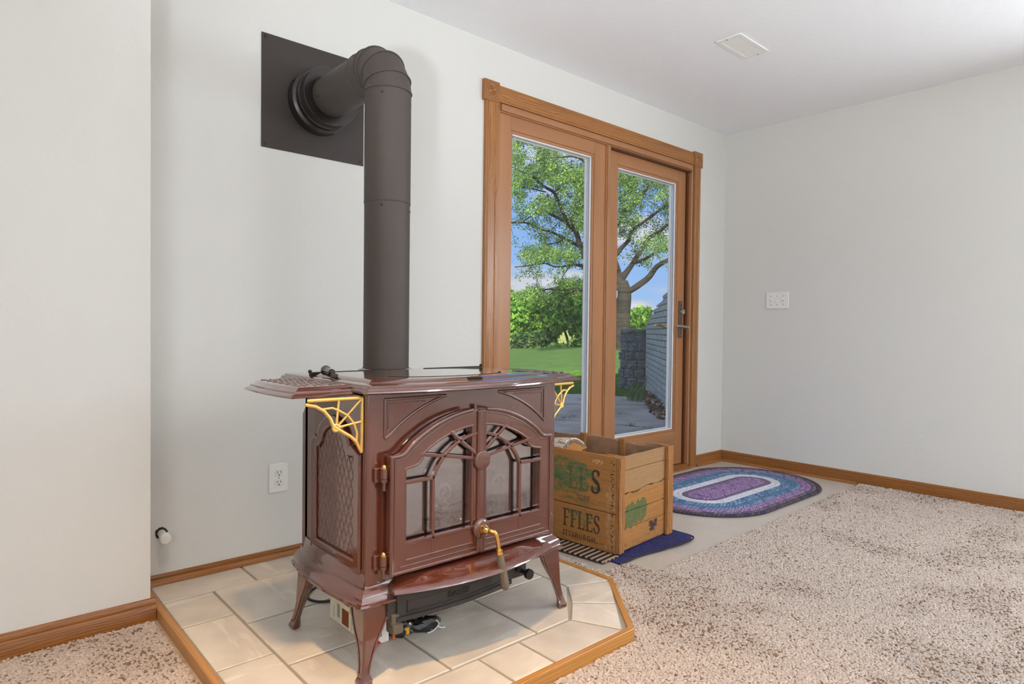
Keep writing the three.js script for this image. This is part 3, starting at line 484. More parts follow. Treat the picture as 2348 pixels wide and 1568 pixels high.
    // fluted strip at the front corner and a flared foot of the panel
    P('corner_strip', [0.0, 0.011, 0.019].map((d, i) => rod([k * (HW + 0.0005), YB + 0.004, ZF - 0.006 - d], [k * (HW + 0.0005), YT - 0.006, ZF - 0.006 - d], i ? 0.0025 : 0.0055, 10)), M.enamel, g);
    const lv = []; for (let i = 0; i <= 8; i++) { const t = i / 8; lv.push([YB + 0.040 * (1 - t), 0.0 + 0.012 * t * t]); }
    P('panel_foot', skin(lv.map(([y, o]) => { const r = []; for (let i = 0; i <= 12; i++) { const t = -1 + i / 6; r.push([k * (HW + 0.001 + o + 0.016 * (1 - t * t)), y + 0.006 * (1 - t * t) * (o / 0.012), (ZB + ZF) / 2 + 0.190 * t]); } for (let i = 12; i >= 0; i -= 12) r.push([k * (HW - 0.015), y, (ZB + ZF) / 2 + 0.190 * (-1 + i / 6)]); return k < 0 ? r : r.reverse(); })), M.enamel, g);
  }
  // --- base moulding and ash lip ---
  P('base_moulding', bowedSolid([[0.236, -0.012], [0.2365, 0.0035], [0.241, 0.007], [0.247, 0.0065], [0.2495, 0.002], [0.252, 0.0005], [0.262, 0.0], [0.272, -0.006], [0.279, -0.014], [0.283, -0.018], [0.290, -0.020]], 0.368, 1.062, 0.628, 0.026, 0.024, 0.4), M.enamel);
  P('ash_lip', skin([[0.262, -0.012, 0], [0.263, -0.003, 0], [0.267, 0.002, 0], [0.272, 0.0, 0], [0.276, -0.004, 0], [0.285, -0.022, 0], [0.292, -0.040, 0], [0.297, -0.045, 0], [0.299, -0.052, 0]].map(([y, o]) => { const r = []; const w = 0.293 + o * 0.6; for (let i = 0; i <= 24; i++) { const t = -1 + i / 12; r.push([w * t, y, 1.098 + o + 0.062 * (1 - t * t)]); } r.push([w, y, 1.03], [-w, y, 1.03]); return r.reverse(); })), M.enamel);
  // --- top: stepped cast plate with bowed edge and a raised griddle plate ---
  P('top_plate', bowedSolid([[0.795, -0.020], [0.7955, -0.004], [0.799, 0.0], [0.803, -0.001], [0.8045, -0.006], [0.809, -0.007], [0.8115, -0.009], [0.8125, -0.016], [0.8165, -0.018], [0.8185, -0.022], [0.8195, -0.034]], 0.362, 1.072, 0.49, 0.048, 0.006, 0.2), M.enamelTop);
  {
    const w = 0.325, lid = skin([[0.8185, 0], [0.8215, -0.003], [0.8275, -0.020], [0.8285, -0.026]].map(([y, o]) => { const r = []; for (let i = 0; i <= 20; i++) { const t = -1 + i / 10; r.push([(w + o) * t, y, 1.012 + o + 0.055 * (1 - t * t)]); } r.push([w + o, y, 0.672 - o * 0.2], [-w - o, y, 0.672 - o * 0.2]); return r.reverse(); }));
    const l = P('griddle_lid', lid, M.enamelTop);
    P('lid_notch_shade', span(-0.025, 0.025, 0.8195, 0.8268, 1.045, 1.0645, 0.001), M.dark, l);  // dark box put in for the shade of the lid recess
    P('lid_groove', [tube(Array.from({ length: 21 }, (_, i) => { const t = -1 + i / 10; return [0.21 * t, 0.8284, 0.92 + 0.085 * Math.sqrt(Math.max(0, 1 - t * t))]; }), 0.0016, 40, 5)], M.dark, l);
  }
  P('rear_rail', [span(-0.335, -0.07, 0.818, 0.8305, 0.655, 0.667, 0.003), sph(0.006, -0.333, 0.8325, 0.661)], M.black); P('rear_rail', [span(0.085, 0.345, 0.818, 0.8305, 0.655, 0.667, 0.003), sph(0.006, 0.343, 0.8325, 0.661)], M.black);
  P('flue_collar', lathe([[0.083, 0], [0.096, 0], [0.096, 0.006], [0.083, 0.010]], 40).translate(-0.01, 0.8195, 0.566), M.enamelTop);
  // --- side shelves with a raised basket-weave grate, on pierced brass-coloured brackets ---
  for (const k of [-1, 1]) {
    const g = group('side_shelf');
    const lv = [[0.789, -0.012], [0.790, 0], [0.794, 0.001], [0.7985, -0.006], [0.801, -0.012], [0.8055, -0.014], [0.808, -0.022], [0.813, -0.028], [0.8155, -0.034], [0.8160, -0.04]];
    const plan = (o) => { const x0 = 0.364, x1 = 0.532 + o, a = 0.668 - o * 0.6, b = 1.0 + o, r = []; r.push([x0, a]); for (let i = 0; i <= 14; i++) { const t = -1 + i / 7; r.push([x1 + 0.012 * (1 - t * t), (a + b) / 2 + (b - a) / 2 * t]); } r.push([x0, b]); return r.map(([x, z]) => [k * x, z]); };
    P('shelf_plate', skin(lv.map(([y, o]) => { const r = plan(o).map(([x, z]) => [x, y, z]); return k < 0 ? r : r.reverse(); })), M.enamelTop, g);
    const bars = []; for (let i = 0; i < 6; i++) for (let j = 0; j < 12; j++) { const x = 0.382 + i * 0.0215, z = 0.703 + j * 0.0222; bars.push((i + j) % 2 ? box(0.018, 0.004, 0.007, k * x, 0.8168, z, 0.0018) : box(0.007, 0.004, 0.019, k * x, 0.8168, z, 0.0018)); }
    P('grate', bars, M.enamelTop, g);
    // pierced spider-web bracket, drawn with its corner at the hinge (0, 0): a runs outward, b downward
    const A = 0.150, Bh = 0.150, T = 0.0042, cv = (f, n = 12) => Array.from({ length: n + 1 }, (_, i) => f(i / n));
    const bars2 = []; const line = (pts, r = T) => { for (let i = 0; i < pts.length - 1; i++) bars2.push([[pts[i][0], pts[i][1]], [pts[i + 1][0], pts[i + 1][1]], r]); };
    const hub = [0.073, 0.079];
    line([[0.004, 0.004], [A - 0.004, 0.006]], 0.005); line([[0.004, 0.004], [0.005, Bh - 0.004]], 0.005);
    line([[A - 0.002, 0.016], [0.125, 0.021], [0.104, 0.0336], [0.088, 0.0535], [0.080, 0.0745], hub], 0.0048); line([hub, [0.0535, 0.092], [0.0346, 0.104], [0.020, 0.1185], [0.0115, 0.137], [0.005, Bh - 0.002]], 0.0048);
    line([hub, [0.006, 0.006]], 0.0034); line([hub, [0.066, 0.006]], 0.0034); line([hub, [0.006, 0.066]], 0.0034);
    line([[0.108, 0.029], [0.083, 0.027], [0.066, 0.034], [0.043, 0.048], [0.026, 0.070], [0.018, 0.095], [0.019, 0.116]], 0.0034);
    const sw = 0.21, pz = (a, b) => [k * (0.3475 + a * Math.cos(sw)), 0.7885 - b, 1.028 - a * Math.sin(sw)];
    const gold = bars2.map(([p, q, r]) => { const u = pz(...p), w = pz(...q), gg = rod(u, w, r, 8); return gg; });
    bars2.forEach(([p, , r]) => gold.push(sph(r, ...pz(...p), 8, 6)));
    const hubG = new THREE.TorusGeometry(0.0075, 0.0045, 8, 20); hubG.rotateY(k * sw); hubG.translate(...pz(...hub)); gold.push(hubG);
    P('bracket', gold, M.gold, g);
    P('shelf_arm', k < 0 ? span(-0.515, -0.36, 0.784, 0.789, 0.86, 0.875, 0.001, 'x') : span(0.36, 0.50, 0.784, 0.789, 0.80, 0.815, 0.001, 'x'), M.gold, g);
  }
  // --- raised corner motifs on the front ---
  for (const k of [-1, 1]) {
    const a0 = Math.asin((0.777 - 0.352) / 0.437), a1 = Math.PI - Math.asin((0.676 - 0.352) / 0.437), hyp = arc(0, 0.352, 0.437, a0, Math.PI - Math.acos(0.297 / 0.437), 14);
    const hx = Array.from({ length: 15 }, (_, i) => { const t = i / 14, x = lerp(-0.100, -0.297, t); return [x, 0.352 + Math.sqrt(0.437 ** 2 - x * x)]; });
    const g = []; const pl = (pts, r) => { for (let i = 0; i < pts.length - 1; i++) g.push(rod([-k * pts[i][0], pts[i][1], ZF + 0.0005], [-k * pts[i + 1][0], pts[i + 1][1], ZF + 0.0005], r, 8), sph(r, -k * pts[i][0], pts[i][1], ZF + 0.0005, 8, 6)); };
    pl([[-0.100, 0.7785], [-0.298, 0.7785], [-0.298, 0.676]], 0.0042); pl(hx, 0.0042);
    pl([[-0.170, 0.7675], [-0.287, 0.7675], [-0.287, 0.699]], 0.0022);
    P('corner_motif', g, M.enamel);
  }
  // --- the pair of arched doors ---
  const RO = 0.3826, RI = 0.338, CY = 0.352;
  for (const k of [-1, 1]) {                                               // drawn for the left door, mirrored for the right
    const mir = (pts) => pts.map(([x, y]) => [-k * x, y]), orient = (pts) => (k < 0 ? pts : pts.slice().reverse());
    const outer = [[-0.002, 0.309], [-0.002, CY + Math.sqrt(RO * RO - 0.002 ** 2)], ...Array.from({ length: 15 }, (_, i) => { const x = lerp(-0.03, -0.238, i / 14); return [x, CY + Math.sqrt(RO * RO - x * x)]; }), [-0.246, 0.643], [-0.258, 0.633], [-0.268, 0.6295], [-0.2955, 0.628], [-0.2955, 0.312]];
    const inner = [[-0.024, 0.388], [-0.024, CY + Math.sqrt(RI * RI - 0.024 ** 2)], ...Array.from({ length: 11 }, (_, i) => { const x = lerp(-0.04, -0.196, i / 10); return [x, CY + Math.sqrt(RI * RI - x * x)]; }), [-0.199, 0.612], [-0.211, 0.602], [-0.224, 0.597], [-0.253, 0.592], [-0.253, 0.388]];
    const so = shape(orient(mir(outer))), hp = new THREE.Path(); orient(mir(inner)).slice().reverse().forEach((p, i) => (i ? hp.lineTo(...p) : hp.moveTo(...p))); hp.closePath(); so.holes.push(hp);
    const d = P('door', [metric(extr(so, 0.030, 0.003, 2).translate(0, 0, ZF + 0.004), 'x')], M.enamel);
    // rounded bead along the outer edge and a sloping inner border
    const bead = (pts, z, r, closed) => { const g = []; for (let i = 0; i < pts.length - (closed ? 0 : 1); i++) { const a = pts[i], b = pts[(i + 1) % pts.length]; g.push(rod([a[0], a[1], z], [b[0], b[1], z], r, 8), sph(r, a[0], a[1], z, 8, 6)); } return g; };
    const mo = mir(outer.slice(1)), shrink = (pts, d) => pts.map(([x, y]) => { const cx = -k * -0.14, cy = 0.5, l = Math.hypot(x - cx, y - cy); return [x - (x - cx) / l * d, y - (y - cy) / l * d]; });
    P('door_bead', bead(mir(outer.slice(2)), ZF + 0.034, 0.0062), M.enamel, d);
    P('door_bead', [...bead(mir(inner), ZF + 0.031, 0.0042, true), ...bead(shrink(mir(outer.slice(2)), 0.0125), ZF + 0.034, 0.0022)], M.enamel, d);
    P('lower_border', [rod([-k * -0.29, 0.316, ZF + 0.032], [-k * -0.004, 0.313, ZF + 0.032], 0.0062, 10), rod([-k * -0.253, 0.346, ZF + 0.0335], [-k * -0.024, 0.345, ZF + 0.0335], 0.0035, 10), rod([-k * -0.27, 0.330, ZF + 0.0335], [-k * -0.01, 0.329, ZF + 0.0335], 0.0025, 10)], M.enamel, d);
    P('glass', metric(extr(shape(orient(mir(inner.map(([x, y]) => [x < -0.1 ? x - 0.008 : x + 0.008, y < 0.45 ? y - 0.008 : y + 0.006])))), 0.003).translate(0, 0, ZF + 0.008), 'x'), M.stoveGlass, d);
    // muntins: posts, cross bars, a concentric arch and two rays
    const MZ = ZF + 0.029, mr = 0.0048, bar = (a, b) => { const L = Math.hypot(b[0] - a[0], b[1] - a[1]), g = box(L + 0.004, 0.0098, 0.014, 0, 0, 0, 0.0022, 'x', 2); g.rotateZ(Math.atan2(b[1] - a[1], b[0] - a[0])); g.translate((a[0] + b[0]) / 2, (a[1] + b[1]) / 2, MZ); return g; };
    const MU = (pts) => P('muntin', pts.slice(0, -1).map((p, i) => bar([-k * p[0], p[1]], [-k * pts[i + 1][0], pts[i + 1][1]])), M.enamel, d);
    MU([[-0.163, 0.346], [-0.163, 0.562]]); MU([[-0.253, 0.390], [-0.022, 0.390]]); MU([[-0.255, 0.555], [-0.163, 0.555]]);
    MU(Array.from({ length: 13 }, (_, i) => { const a = lerp(Math.PI * 0.5, Math.acos(-0.163 / 0.1768), i / 12); return [0.1768 * Math.cos(a), 0.487 + 0.1768 * Math.sin(a)]; }).map(([x, y], i) => [i === 12 ? -0.163 : x, i === 12 ? 0.555 : y]));
    MU([[-0.014, 0.606], [-0.104, 0.678]]); MU([[-0.020, 0.593], [-0.206, 0.626]]);
    P('muntin_rim', [rod([-k * -0.024, 0.392, MZ], [-k * -0.024, 0.688, MZ], mr, 10)], M.enamel, d);
    // hinges on the outer edge
    for (const y of [0.578, 0.346]) {
      const hx = -k * -0.310, z = ZF + 0.020, h = P('hinge', [cyl(0.0105, 0.0105, 0.026, hx, y + 0.008, z), cyl(0.0115, 0.0095, 0.010, hx, y - 0.011, z), cyl(0.0055, 0.0050, 0.024, hx, y - 0.026, z), span(Math.min(hx, -k * -0.29), Math.max(hx, -k * -0.29), y - 0.004, y + 0.018, z - 0.006, z + 0.006, 0.002), span(hx - 0.016 - (k > 0 ? 0 : 0.006), hx + 0.016 + (k > 0 ? 0.006 : 0), y - 0.018, y + 0.022, ZF - 0.001, ZF + 0.010, 0.003)], M.enamel, d);
      P('hinge_pin', [sph(0.0072, hx, y + 0.0245, z), cyl(0.0085, 0.0085, 0.003, hx, y + 0.0215, z)], M.brass, d);
    }
    if (k > 0) {
      P('astragal', [span(-0.010, 0.021, 0.312, 0.733, ZF + 0.030, ZF + 0.041, 0.004, 'y'), rod([-0.004, 0.316, ZF + 0.041], [-0.004, 0.728, ZF + 0.041], 0.0022, 8), rod([0.015, 0.316, ZF + 0.041], [0.015, 0.728, ZF + 0.041], 0.0022, 8), span(-0.004, 0.006, 0.733, 0.748, ZF + 0.001, ZF + 0.014, 0.002)], M.enamel, d);
      P('medallion', metric(lathe([[0, 0.012], [0.026, 0.0115], [0.0285, 0.008], [0.0285, 0]], 40).rotateX(Math.PI / 2).translate(0.004, 0.585, ZF + 0.037), 'x'), M.enamel, d);
      P('latch_boss', metric(lathe([[0, 0.014], [0.021, 0.014], [0.0235, 0.011], [0.0285, 0.010], [0.0300, 0.006], [0.0300, 0]], 40).rotateX(Math.PI / 2).translate(0.004, 0.383, ZF + 0.037), 'x'), M.enamel, d);
      P('latch_handle', [lathe([[0.0145, 0], [0.0145, 0.005], [0.0125, 0.007], [0.012, 0.012], [0.0065, 0.026], [0, 0.027]], 28).rotateX(Math.PI / 2).translate(0.004, 0.383, ZF + 0.050), tube([[0.004, 0.383, ZF + 0.072], [0.008, 0.3835, ZF + 0.083], [0.016, 0.379, ZF + 0.090], [0.022, 0.362, ZF + 0.093], [0.026, 0.338, ZF + 0.095], [0.0275, 0.322, ZF + 0.096]], 0.0062, 28, 10), cyl(0.0098, 0.0098, 0.010, 0, 0, 0).translate(0.028, 0.3245, ZF + 0.096), cyl(0.0112, 0.0112, 0.004, 0.0285, 0.318, ZF + 0.096)], M.brass, d);
      const grip = lathe([[0, 0.318], [0.0098, 0.317], [0.0112, 0.300], [0.0128, 0.262], [0.0132, 0.228], [0.0115, 0.212], [0.007, 0.206], [0, 0.204]].reverse(), 28); grip.translate(0, -0.318, 0).rotateZ(0.20).rotateX(-0.04).translate(0.0285, 0.318, ZF + 0.096);
      P('latch_grip', metric(grip, 'y'), std({ color: rgb(112, 98, 82), roughness: 0.55, bumpMap: withRepeat(peel, 0.03, 0.03), bumpScale: 0.0006 }), d);
    }
  }
  // --- ash drawer under the lip, with cast lettering ---
  {
    const dr = (o, y, z0 = 1.0) => { const r = []; for (let i = 0; i <= 16; i++) { const t = -1 + i / 8; r.push([-0.072 + (0.205 + o) * t, y, 1.085 + o + 0.020 * (1 - t * t)]); } r.push([0.133, y, z0], [-0.277, y, z0]); return r.reverse(); };
    const d = P('ash_drawer', skin([[0.182, -0.006], [0.184, 0], [0.196, 0], [0.197, -0.004], [0.236, -0.004], [0.238, 0], [0.256, 0], [0.262, -0.004]].map(([y, o]) => dr(o, y))), M.iron);
    const zAt = (x) => 1.081 + 0.020 * (1 - ((x + 0.072) / 0.205) ** 2);
    P('drawer_frame', [[-0.245, 0.205, -0.245, 0.236], [0.104, 0.205, 0.104, 0.236]].map((q) => rod([q[0], q[1], zAt(q[0]) + 0.001], [q[2], q[3], zAt(q[2]) + 0.001], 0.0022, 6)).concat([0.204, 0.237].flatMap((y) => Array.from({ length: 10 }, (_, i) => { const a = lerp(-0.245, 0.104, i / 10), b = lerp(-0.245, 0.104, (i + 1) / 10); return rod([a, y, zAt(a) + 0.001], [b, y, zAt(b) + 0.001], 0.0022, 6); }))), M.iron, d);
    const font = await new FontLoader().loadAsync('fonts/droid/droid_sans_bold.typeface.json');
    const word = []; let x = -0.122; const put = (s, h, wsc) => { const g = new TextGeometry(s, { font, size: h, depth: 0.0028, curveSegments: 4, bevelEnabled: false }); g.computeBoundingBox(); const b = g.boundingBox; g.translate(-b.min.x, 0, 0); g.scale(wsc, 1, 1); const w = (b.max.x - b.min.x) * wsc; const sk = new THREE.Matrix4().makeShear(0, 0, 0.14, 0, 0, 0); g.applyMatrix4(sk); g.translate(x, 0.2125, zAt(x + w / 2) - 0.0003); word.push(g); x += w + 0.0022; };
    put('Q', 0.0195, 0.62); for (const c of 'UADRA') put(c, 0.0150, 0.66); put('\u00b7', 0.0150, 0.8); put('F', 0.0195, 0.66); for (const c of 'IRE') put(c, 0.0150, 0.66);
    P('lettering', word, std({ color: rgb(50, 46, 45), roughness: 0.5, metalness: 0.3 }), d);
    P('letter_rule', [rod([-0.080, 0.2335, zAt(-0.06) + 0.0005], [0.004, 0.2335, zAt(-0.02) + 0.0005], 0.0012, 6)], M.iron, d);
    P('drawer_latch', [span(-0.290, -0.262, 0.176, 0.206, 1.03, 1.082, 0.004), span(-0.288, -0.255, 0.150, 0.178, 1.045, 1.085, 0.005), cyl(0.006, 0.006, 0.012, -0.270, 0.18, 1.07)], std({ color: rgb(96, 84, 74), roughness: 0.8 }), d);
    P('blower_housing', [span(-0.30, 0.205, 0.19, 0.262, 0.80, 1.075, 0.006), cyl(0.05, 0.05, 0.34, 0, 0, 0, 28).rotateZ(Math.PI / 2).translate(-0.08, 0.185, 0.86)], M.iron);
    P('air_control', [rod([0.165, 0.222, 1.04], [0.165, 0.222, 1.085], 0.010, 18), cyl(0.0155, 0.0155, 0.012, 0, 0, 0, 24).rotateX(Math.PI / 2).translate(0.176, 0.212, 1.116), rod([0.176, 0.212, 1.07], [0.176, 0.212, 1.112], 0.007, 14), span(0.13, 0.215, 0.195, 0.235, 1.03, 1.055, 0.004)], M.black);
  }
  // --- four cabriole legs ---
  for (const kx of [-1, 1]) for (const kz of [-1, 1]) {
    const oz = kz > 0 ? 1.066 : 0.648, ox = 0.362;
    const L = [[0.042, 0.030, 0.018], [0.046, 0.036, 0.022], [0.055, 0.036, 0.022], [0.062, 0.030, 0.018], [0.072, 0.026, 0.014], [0.095, 0.028, 0.009], [0.12, 0.034, 0.006], [0.145, 0.044, 0.005], [0.17, 0.058, 0.004], [0.195, 0.070, 0.003], [0.215, 0.077, 0.002], [0.238, 0.080, 0.0]];
    const rings = L.map(([y, w, o]) => { const X = ox + o, Z = oz + kz * o, th = y < 0.066 ? w * 0.85 : Math.max(0.022, w * 0.45), c = Math.min(0.006, w * 0.15); const q = [[0, c], [c, 0], [w - 0.003, 0.001], [w, 0.004], [w - 0.002, th * 0.55], [th, th * 0.8], [th * 0.8, th], [th * 0.55, w - 0.002], [0.004, w], [0.001, w - 0.003]]; const r = q.map(([a, b]) => [kx * (X - a), y, Z - kz * b]); return kx * kz > 0 ? r.reverse() : r; });
    const leg = P('leg', skin(rings, true, 0.5), M.enamel);
    const lines = [0.003, -1].map((q, i) => tube(L.slice(4).map(([y, w, o]) => i ? [kx * (ox + o - w + 0.006), y, oz + kz * (o + 0.0008)] : [kx * (ox + o + 0.0008), y, oz + kz * (o - w + 0.006)]), 0.0022, 24, 6));
    P('leg_bead', lines, M.enamel, leg);
    P('toe', [sph(0.007, kx * (ox + 0.001), 0.0600, oz + kz * 0.001, 12, 8)], M.enamel, leg);
  }
}

// ---------- andirons with ring tops behind the glass ----------
for (const [x, lab] of [[-3.272, 'pale ring-topped andiron behind the left stove door'], [-3.054, 'pale ring-topped andiron behind the right stove door']]) {
  const t = thing('andiron', lab, 'andiron', [x, 0.345, 0.985]); const m = std({ color: rgb(236, 222, 204), roughness: 0.6 });
  mesh('column', [box(0.034, 0.07, 0.03, 0, 0.035, 0, 0.003), box(0.042, 0.006, 0.036, 0, 0.073, 0, 0.002), box(0.038, 0.008, 0.033, 0, 0.082, 0, 0.002), box(0.050, 0.006, 0.040, 0, 0.090, 0, 0.002)], m, t);
  mesh('ring', [new THREE.TorusGeometry(0.023, 0.0055, 10, 32).translate(0, 0.133, 0), cyl(0.009, 0.016, 0.016, 0, 0.1, 0), tube([[0.006, 0.112, 0], [-0.010, 0.124, 0], [0.004, 0.133, 0], [-0.004, 0.150, 0]], 0.0045, 16, 8)], m, t);
  mesh('foot', [box(0.06, 0.008, 0.05, 0, 0.004, 0, 0.002), box(0.022, 0.02, 0.16, 0, 0.02, -0.09, 0.004)], M.iron, t);
}

// ---------- stove pipe with a segmented elbow, and the wall thimble ----------
{
  const px = -3.225, pz = 0.566, r = 0.0792, yh = 1.895, Rb = 0.105;
  const t = thing('stove_pipe', 'matt brown-black stove pipe rising from the stove and bending back to the wall', 'pipe', [px, 0.8195, pz]);
  const Q = (n, g, m = M.pipe, p = t) => mesh(n, (Array.isArray(g) ? merge(g) : g).translate(-px, -0.8195, -pz), m, p);
  const ringY = (y, rr = 0.0028, R = r) => new THREE.TorusGeometry(R, rr, 8, 56).rotateX(Math.PI / 2).translate(px, y, pz);
  const ys = 1.404, ye = yh - Rb;
  Q('pipe_section', [lathe([[r, 0.8195], [r, ys - 0.004], [r + 0.0012, ys]], 64).translate(px, 0, pz)]);
  Q('pipe_section', [lathe([[r + 0.0012, ys], [r + 0.0018, ys + 0.004], [r + 0.0012, ys + 0.01], [r + 0.0012, ye - 0.002], [r + 0.0030, ye]], 64).translate(px, 0, pz), ringY(ys + 0.001, 0.0022)]);
  // elbow: straight gores between mitre planes
  const ringAt = (a, R) => Array.from({ length: 56 }, (_, i) => { const th = i / 56 * 2 * Math.PI, u = R * Math.cos(th), w = R * Math.sin(th); const rad = Rb + w; return [px + u, ye + rad * Math.sin(a), pz - Rb + rad * Math.cos(a)]; });
  const A = [0, 0.31, 0.85, 1.32, Math.PI / 2].map((a) => a);
  const elbow = []; for (let i = 0; i < A.length - 1; i++) elbow.push(skin([ringAt(A[i], r + 0.0025 - i * 0.0004), ringAt(A[i + 1], r + 0.001)].map((q) => q.slice().reverse()), false, 0.5));
  const beadAt = (a) => new THREE.TorusGeometry(r + 0.0022, 0.0026, 8, 56).rotateX(Math.PI / 2 - 0).rotateX(-a).translate(px, ye + Rb * Math.sin(a), pz - Rb + Rb * Math.cos(a));
  Q('elbow', [...elbow, ...A.map(beadAt)]);
  const zh = pz - Rb, hor = lathe([[r, 0.10], [r, zh - 0.055], [r + 0.002, zh - 0.052], [r + 0.002, zh]], 64).rotateX(Math.PI / 2).translate(px, yh, 0);
  Q('pipe_section', [hor, new THREE.TorusGeometry(r + 0.002, 0.0024, 8, 56).translate(px, yh, zh - 0.052)]);
  const scr = []; for (const [an, y] of [[2.35, ye - 0.022], [0.30, ye - 0.03], [2.35, ys - 0.016], [0.30, ys - 0.02]]) scr.push(rod([px + (r - 0.001) * Math.cos(an), y, pz + (r - 0.001) * Math.sin(an)], [px + (r + 0.0035) * Math.cos(an), y, pz + (r + 0.0035) * Math.sin(an)], 0.0042, 8));
  for (const [an, z] of [[2.6, 0.17], [3.5, 0.17], [2.5, zh - 0.03]]) scr.push(rod([px + (r - 0.001) * Math.cos(an), yh + (r - 0.001) * Math.sin(an), z], [px + (r + 0.0035) * Math.cos(an), yh + (r + 0.0035) * Math.sin(an), z], 0.0042, 8));
  scr.forEach((g) => Q('screw', g, M.iron));
  const w = thing('wall_thimble', 'square dark metal wall plate with a stepped round collar for the pipe', 'thimble', [-3.2365, 1.9, 0]);
  mesh('plate', box(0.444, 0.446, 0.004, 0, 0, 0.0025, 0.0008, 'x'), M.plate, w);
  mesh('collar', [lathe([[0.1285, 0.003], [0.130, 0.006], [0.1285, 0.010], [0.1285, 0.052], [0.1315, 0.054], [0.1315, 0.058], [0.120, 0.060], [0.119, 0.064], [0.119, 0.082], [0.1215, 0.085], [0.1215, 0.089], [0.117, 0.092], [0.1165, 0.128], [0.115, 0.130], [0.080, 0.126]], 64).rotateX(Math.PI / 2).translate(0.0115, -0.004, 0)], M.thimble, w);
  mesh('seam', [box(0.052, 0.0016, 0.004, 0, 0, 0, 0.0005)].map((g) => g.rotateY(Math.PI / 2).translate(0.0115 - 0.1285 * Math.cos(0.5), -0.004 + 0.1285 * Math.sin(0.5), 0.03)), M.thimble, w);
  for (const [x, y] of [[-0.207, 0.208], [0.207, 0.208], [-0.207, -0.208], [0.207, -0.208]]) mesh('screw', lathe([[0, 0.004], [0.003, 0.0038], [0.006, 0.0022], [0.0065, 0]], 16).rotateX(Math.PI / 2).translate(x, y, 0.0045), M.iron, w);
}

// ---------- odds and ends on and under the stove ----------
{
  const t = thing('lid_lifter', 'turned dark metal lid-lifter handle lying on the left shelf of the stove', 'tool', [-3.535, 0.8365, 0.785], 1.30);
  const g = lathe([[0, -0.004], [0.007, -0.002], [0.0055, 0.004], [0.010, 0.006], [0.010, 0.010], [0.0065, 0.013], [0.0075, 0.03], [0.010, 0.05], [0.0105, 0.062], [0.0085, 0.066], [0.011, 0.069], [0.0115, 0.082], [0.0090, 0.086], [0.013, 0.092], [0.016, 0.102], [0.0150, 0.114], [0.009, 0.122], [0, 0.124]], 24).rotateZ(-Math.PI / 2);
  mesh('grip', metric(g, 'x'), phy({ color: rgb(52, 36, 30), roughness: 0.25, clearcoat: 0.7, metalness: 0.3 }), t);
  mesh('prong', [rod([-0.002, 0, 0], [-0.028, -0.004, 0], 0.005), box(0.012, 0.012, 0.022, -0.030, -0.008, 0, 0.003)], M.iron, t);
}
{
  const w = 0.062, l = 0.255, h = 0.102;
  const t = thing('match_carton', 'white and brown cardboard match carton under the stove', 'box', [-3.471 + w / 2, SY + 0.001, 0.905 - l / 2]);
  const cv = document.createElement('canvas'); cv.width = 512; cv.height = 208; const c = cv.getContext('2d');
  c.fillStyle = '#efe6cf'; c.fillRect(0, 0, 512, 208); c.fillStyle = '#8a4420'; c.fillRect(0, 14, 512, 46); c.fillStyle = '#efe6cf'; c.fillRect(0, 0, 512, 12);
  c.fillStyle = '#8e4a24'; c.fillRect(160, 92, 90, 100); c.fillStyle = '#4d4a42'; for (let i = 0; i < 16; i++) c.fillRect(96, 84 + i * 5.5, 38, (i * 7) % 3 + 1.6); c.save(); c.translate(56, 190); c.rotate(-Math.PI / 2); c.font = '16px sans-serif'; c.fillText('FIREPLACE', 0, 0); c.restore(); c.save(); c.translate(292, 196); c.rotate(-Math.PI / 2); c.font = '15px sans-serif'; c.fillText('MATCHES', 0, 0); c.restore();
  const side = new THREE.CanvasTexture(cv); side.colorSpace = THREE.SRGBColorSpace;
  const c2 = document.createElement('canvas'); c2.width = 128; c2.height = 208; const e = c2.getContext('2d'); e.fillStyle = '#f2eee6'; e.fillRect(0, 0, 128, 208); e.fillStyle = '#d5202a'; e.beginPath(); e.moveTo(0, 208); e.lineTo(78, 208); e.lineTo(0, 120); e.fill(); e.fillStyle = '#222'; e.save(); e.translate(70, 150); e.rotate(-Math.PI / 2); e.font = 'bold 30px sans-serif'; e.fillText('MATCHES', -20, 12); e.restore();
  const end = new THREE.CanvasTexture(c2); end.colorSpace = THREE.SRGBColorSpace;
  const c3 = document.createElement('canvas'); c3.width = 128; c3.height = 512; const f = c3.getContext('2d'); f.fillStyle = '#efe6cf'; f.fillRect(0, 0, 128, 512); f.fillStyle = '#7d8a2c'; f.fillRect(6, 20, 116, 150); f.fillStyle = '#55651d'; for (let i = 0; i < 14; i++) f.fillRect((i * 37) % 100 + 8, 28 + (i * 53) % 130, 16, 10); f.fillStyle = '#6e2418'; f.fillRect(6, 172, 116, 330); f.fillStyle = '#a07a58'; f.fillRect(30, 260, 60, 40);
  const topT = new THREE.CanvasTexture(c3); topT.colorSpace = THREE.SRGBColorSpace;
  const sm = (m) => std({ map: m, roughness: 0.7 }), A = sm(side), Bm = sm(end), C = sm(topT);
  mesh('carton', new THREE.BoxGeometry(w, h, l).translate(0, h / 2, 0), [A, A, C, A, Bm, Bm], t);
  mesh('lid_flap', [span(-w / 2 - 0.0012, w / 2 + 0.0012, h - 0.0005, h + 0.0012, l / 2 - 0.125, l / 2 - 0.118, 0), span(-w / 2 - 0.0012, -w / 2 + 0.0006, h - 0.045, h + 0.001, l / 2 - 0.125, l / 2 - 0.116, 0)], std({ color: rgb(226, 205, 130), roughness: 0.7 }), t);
}
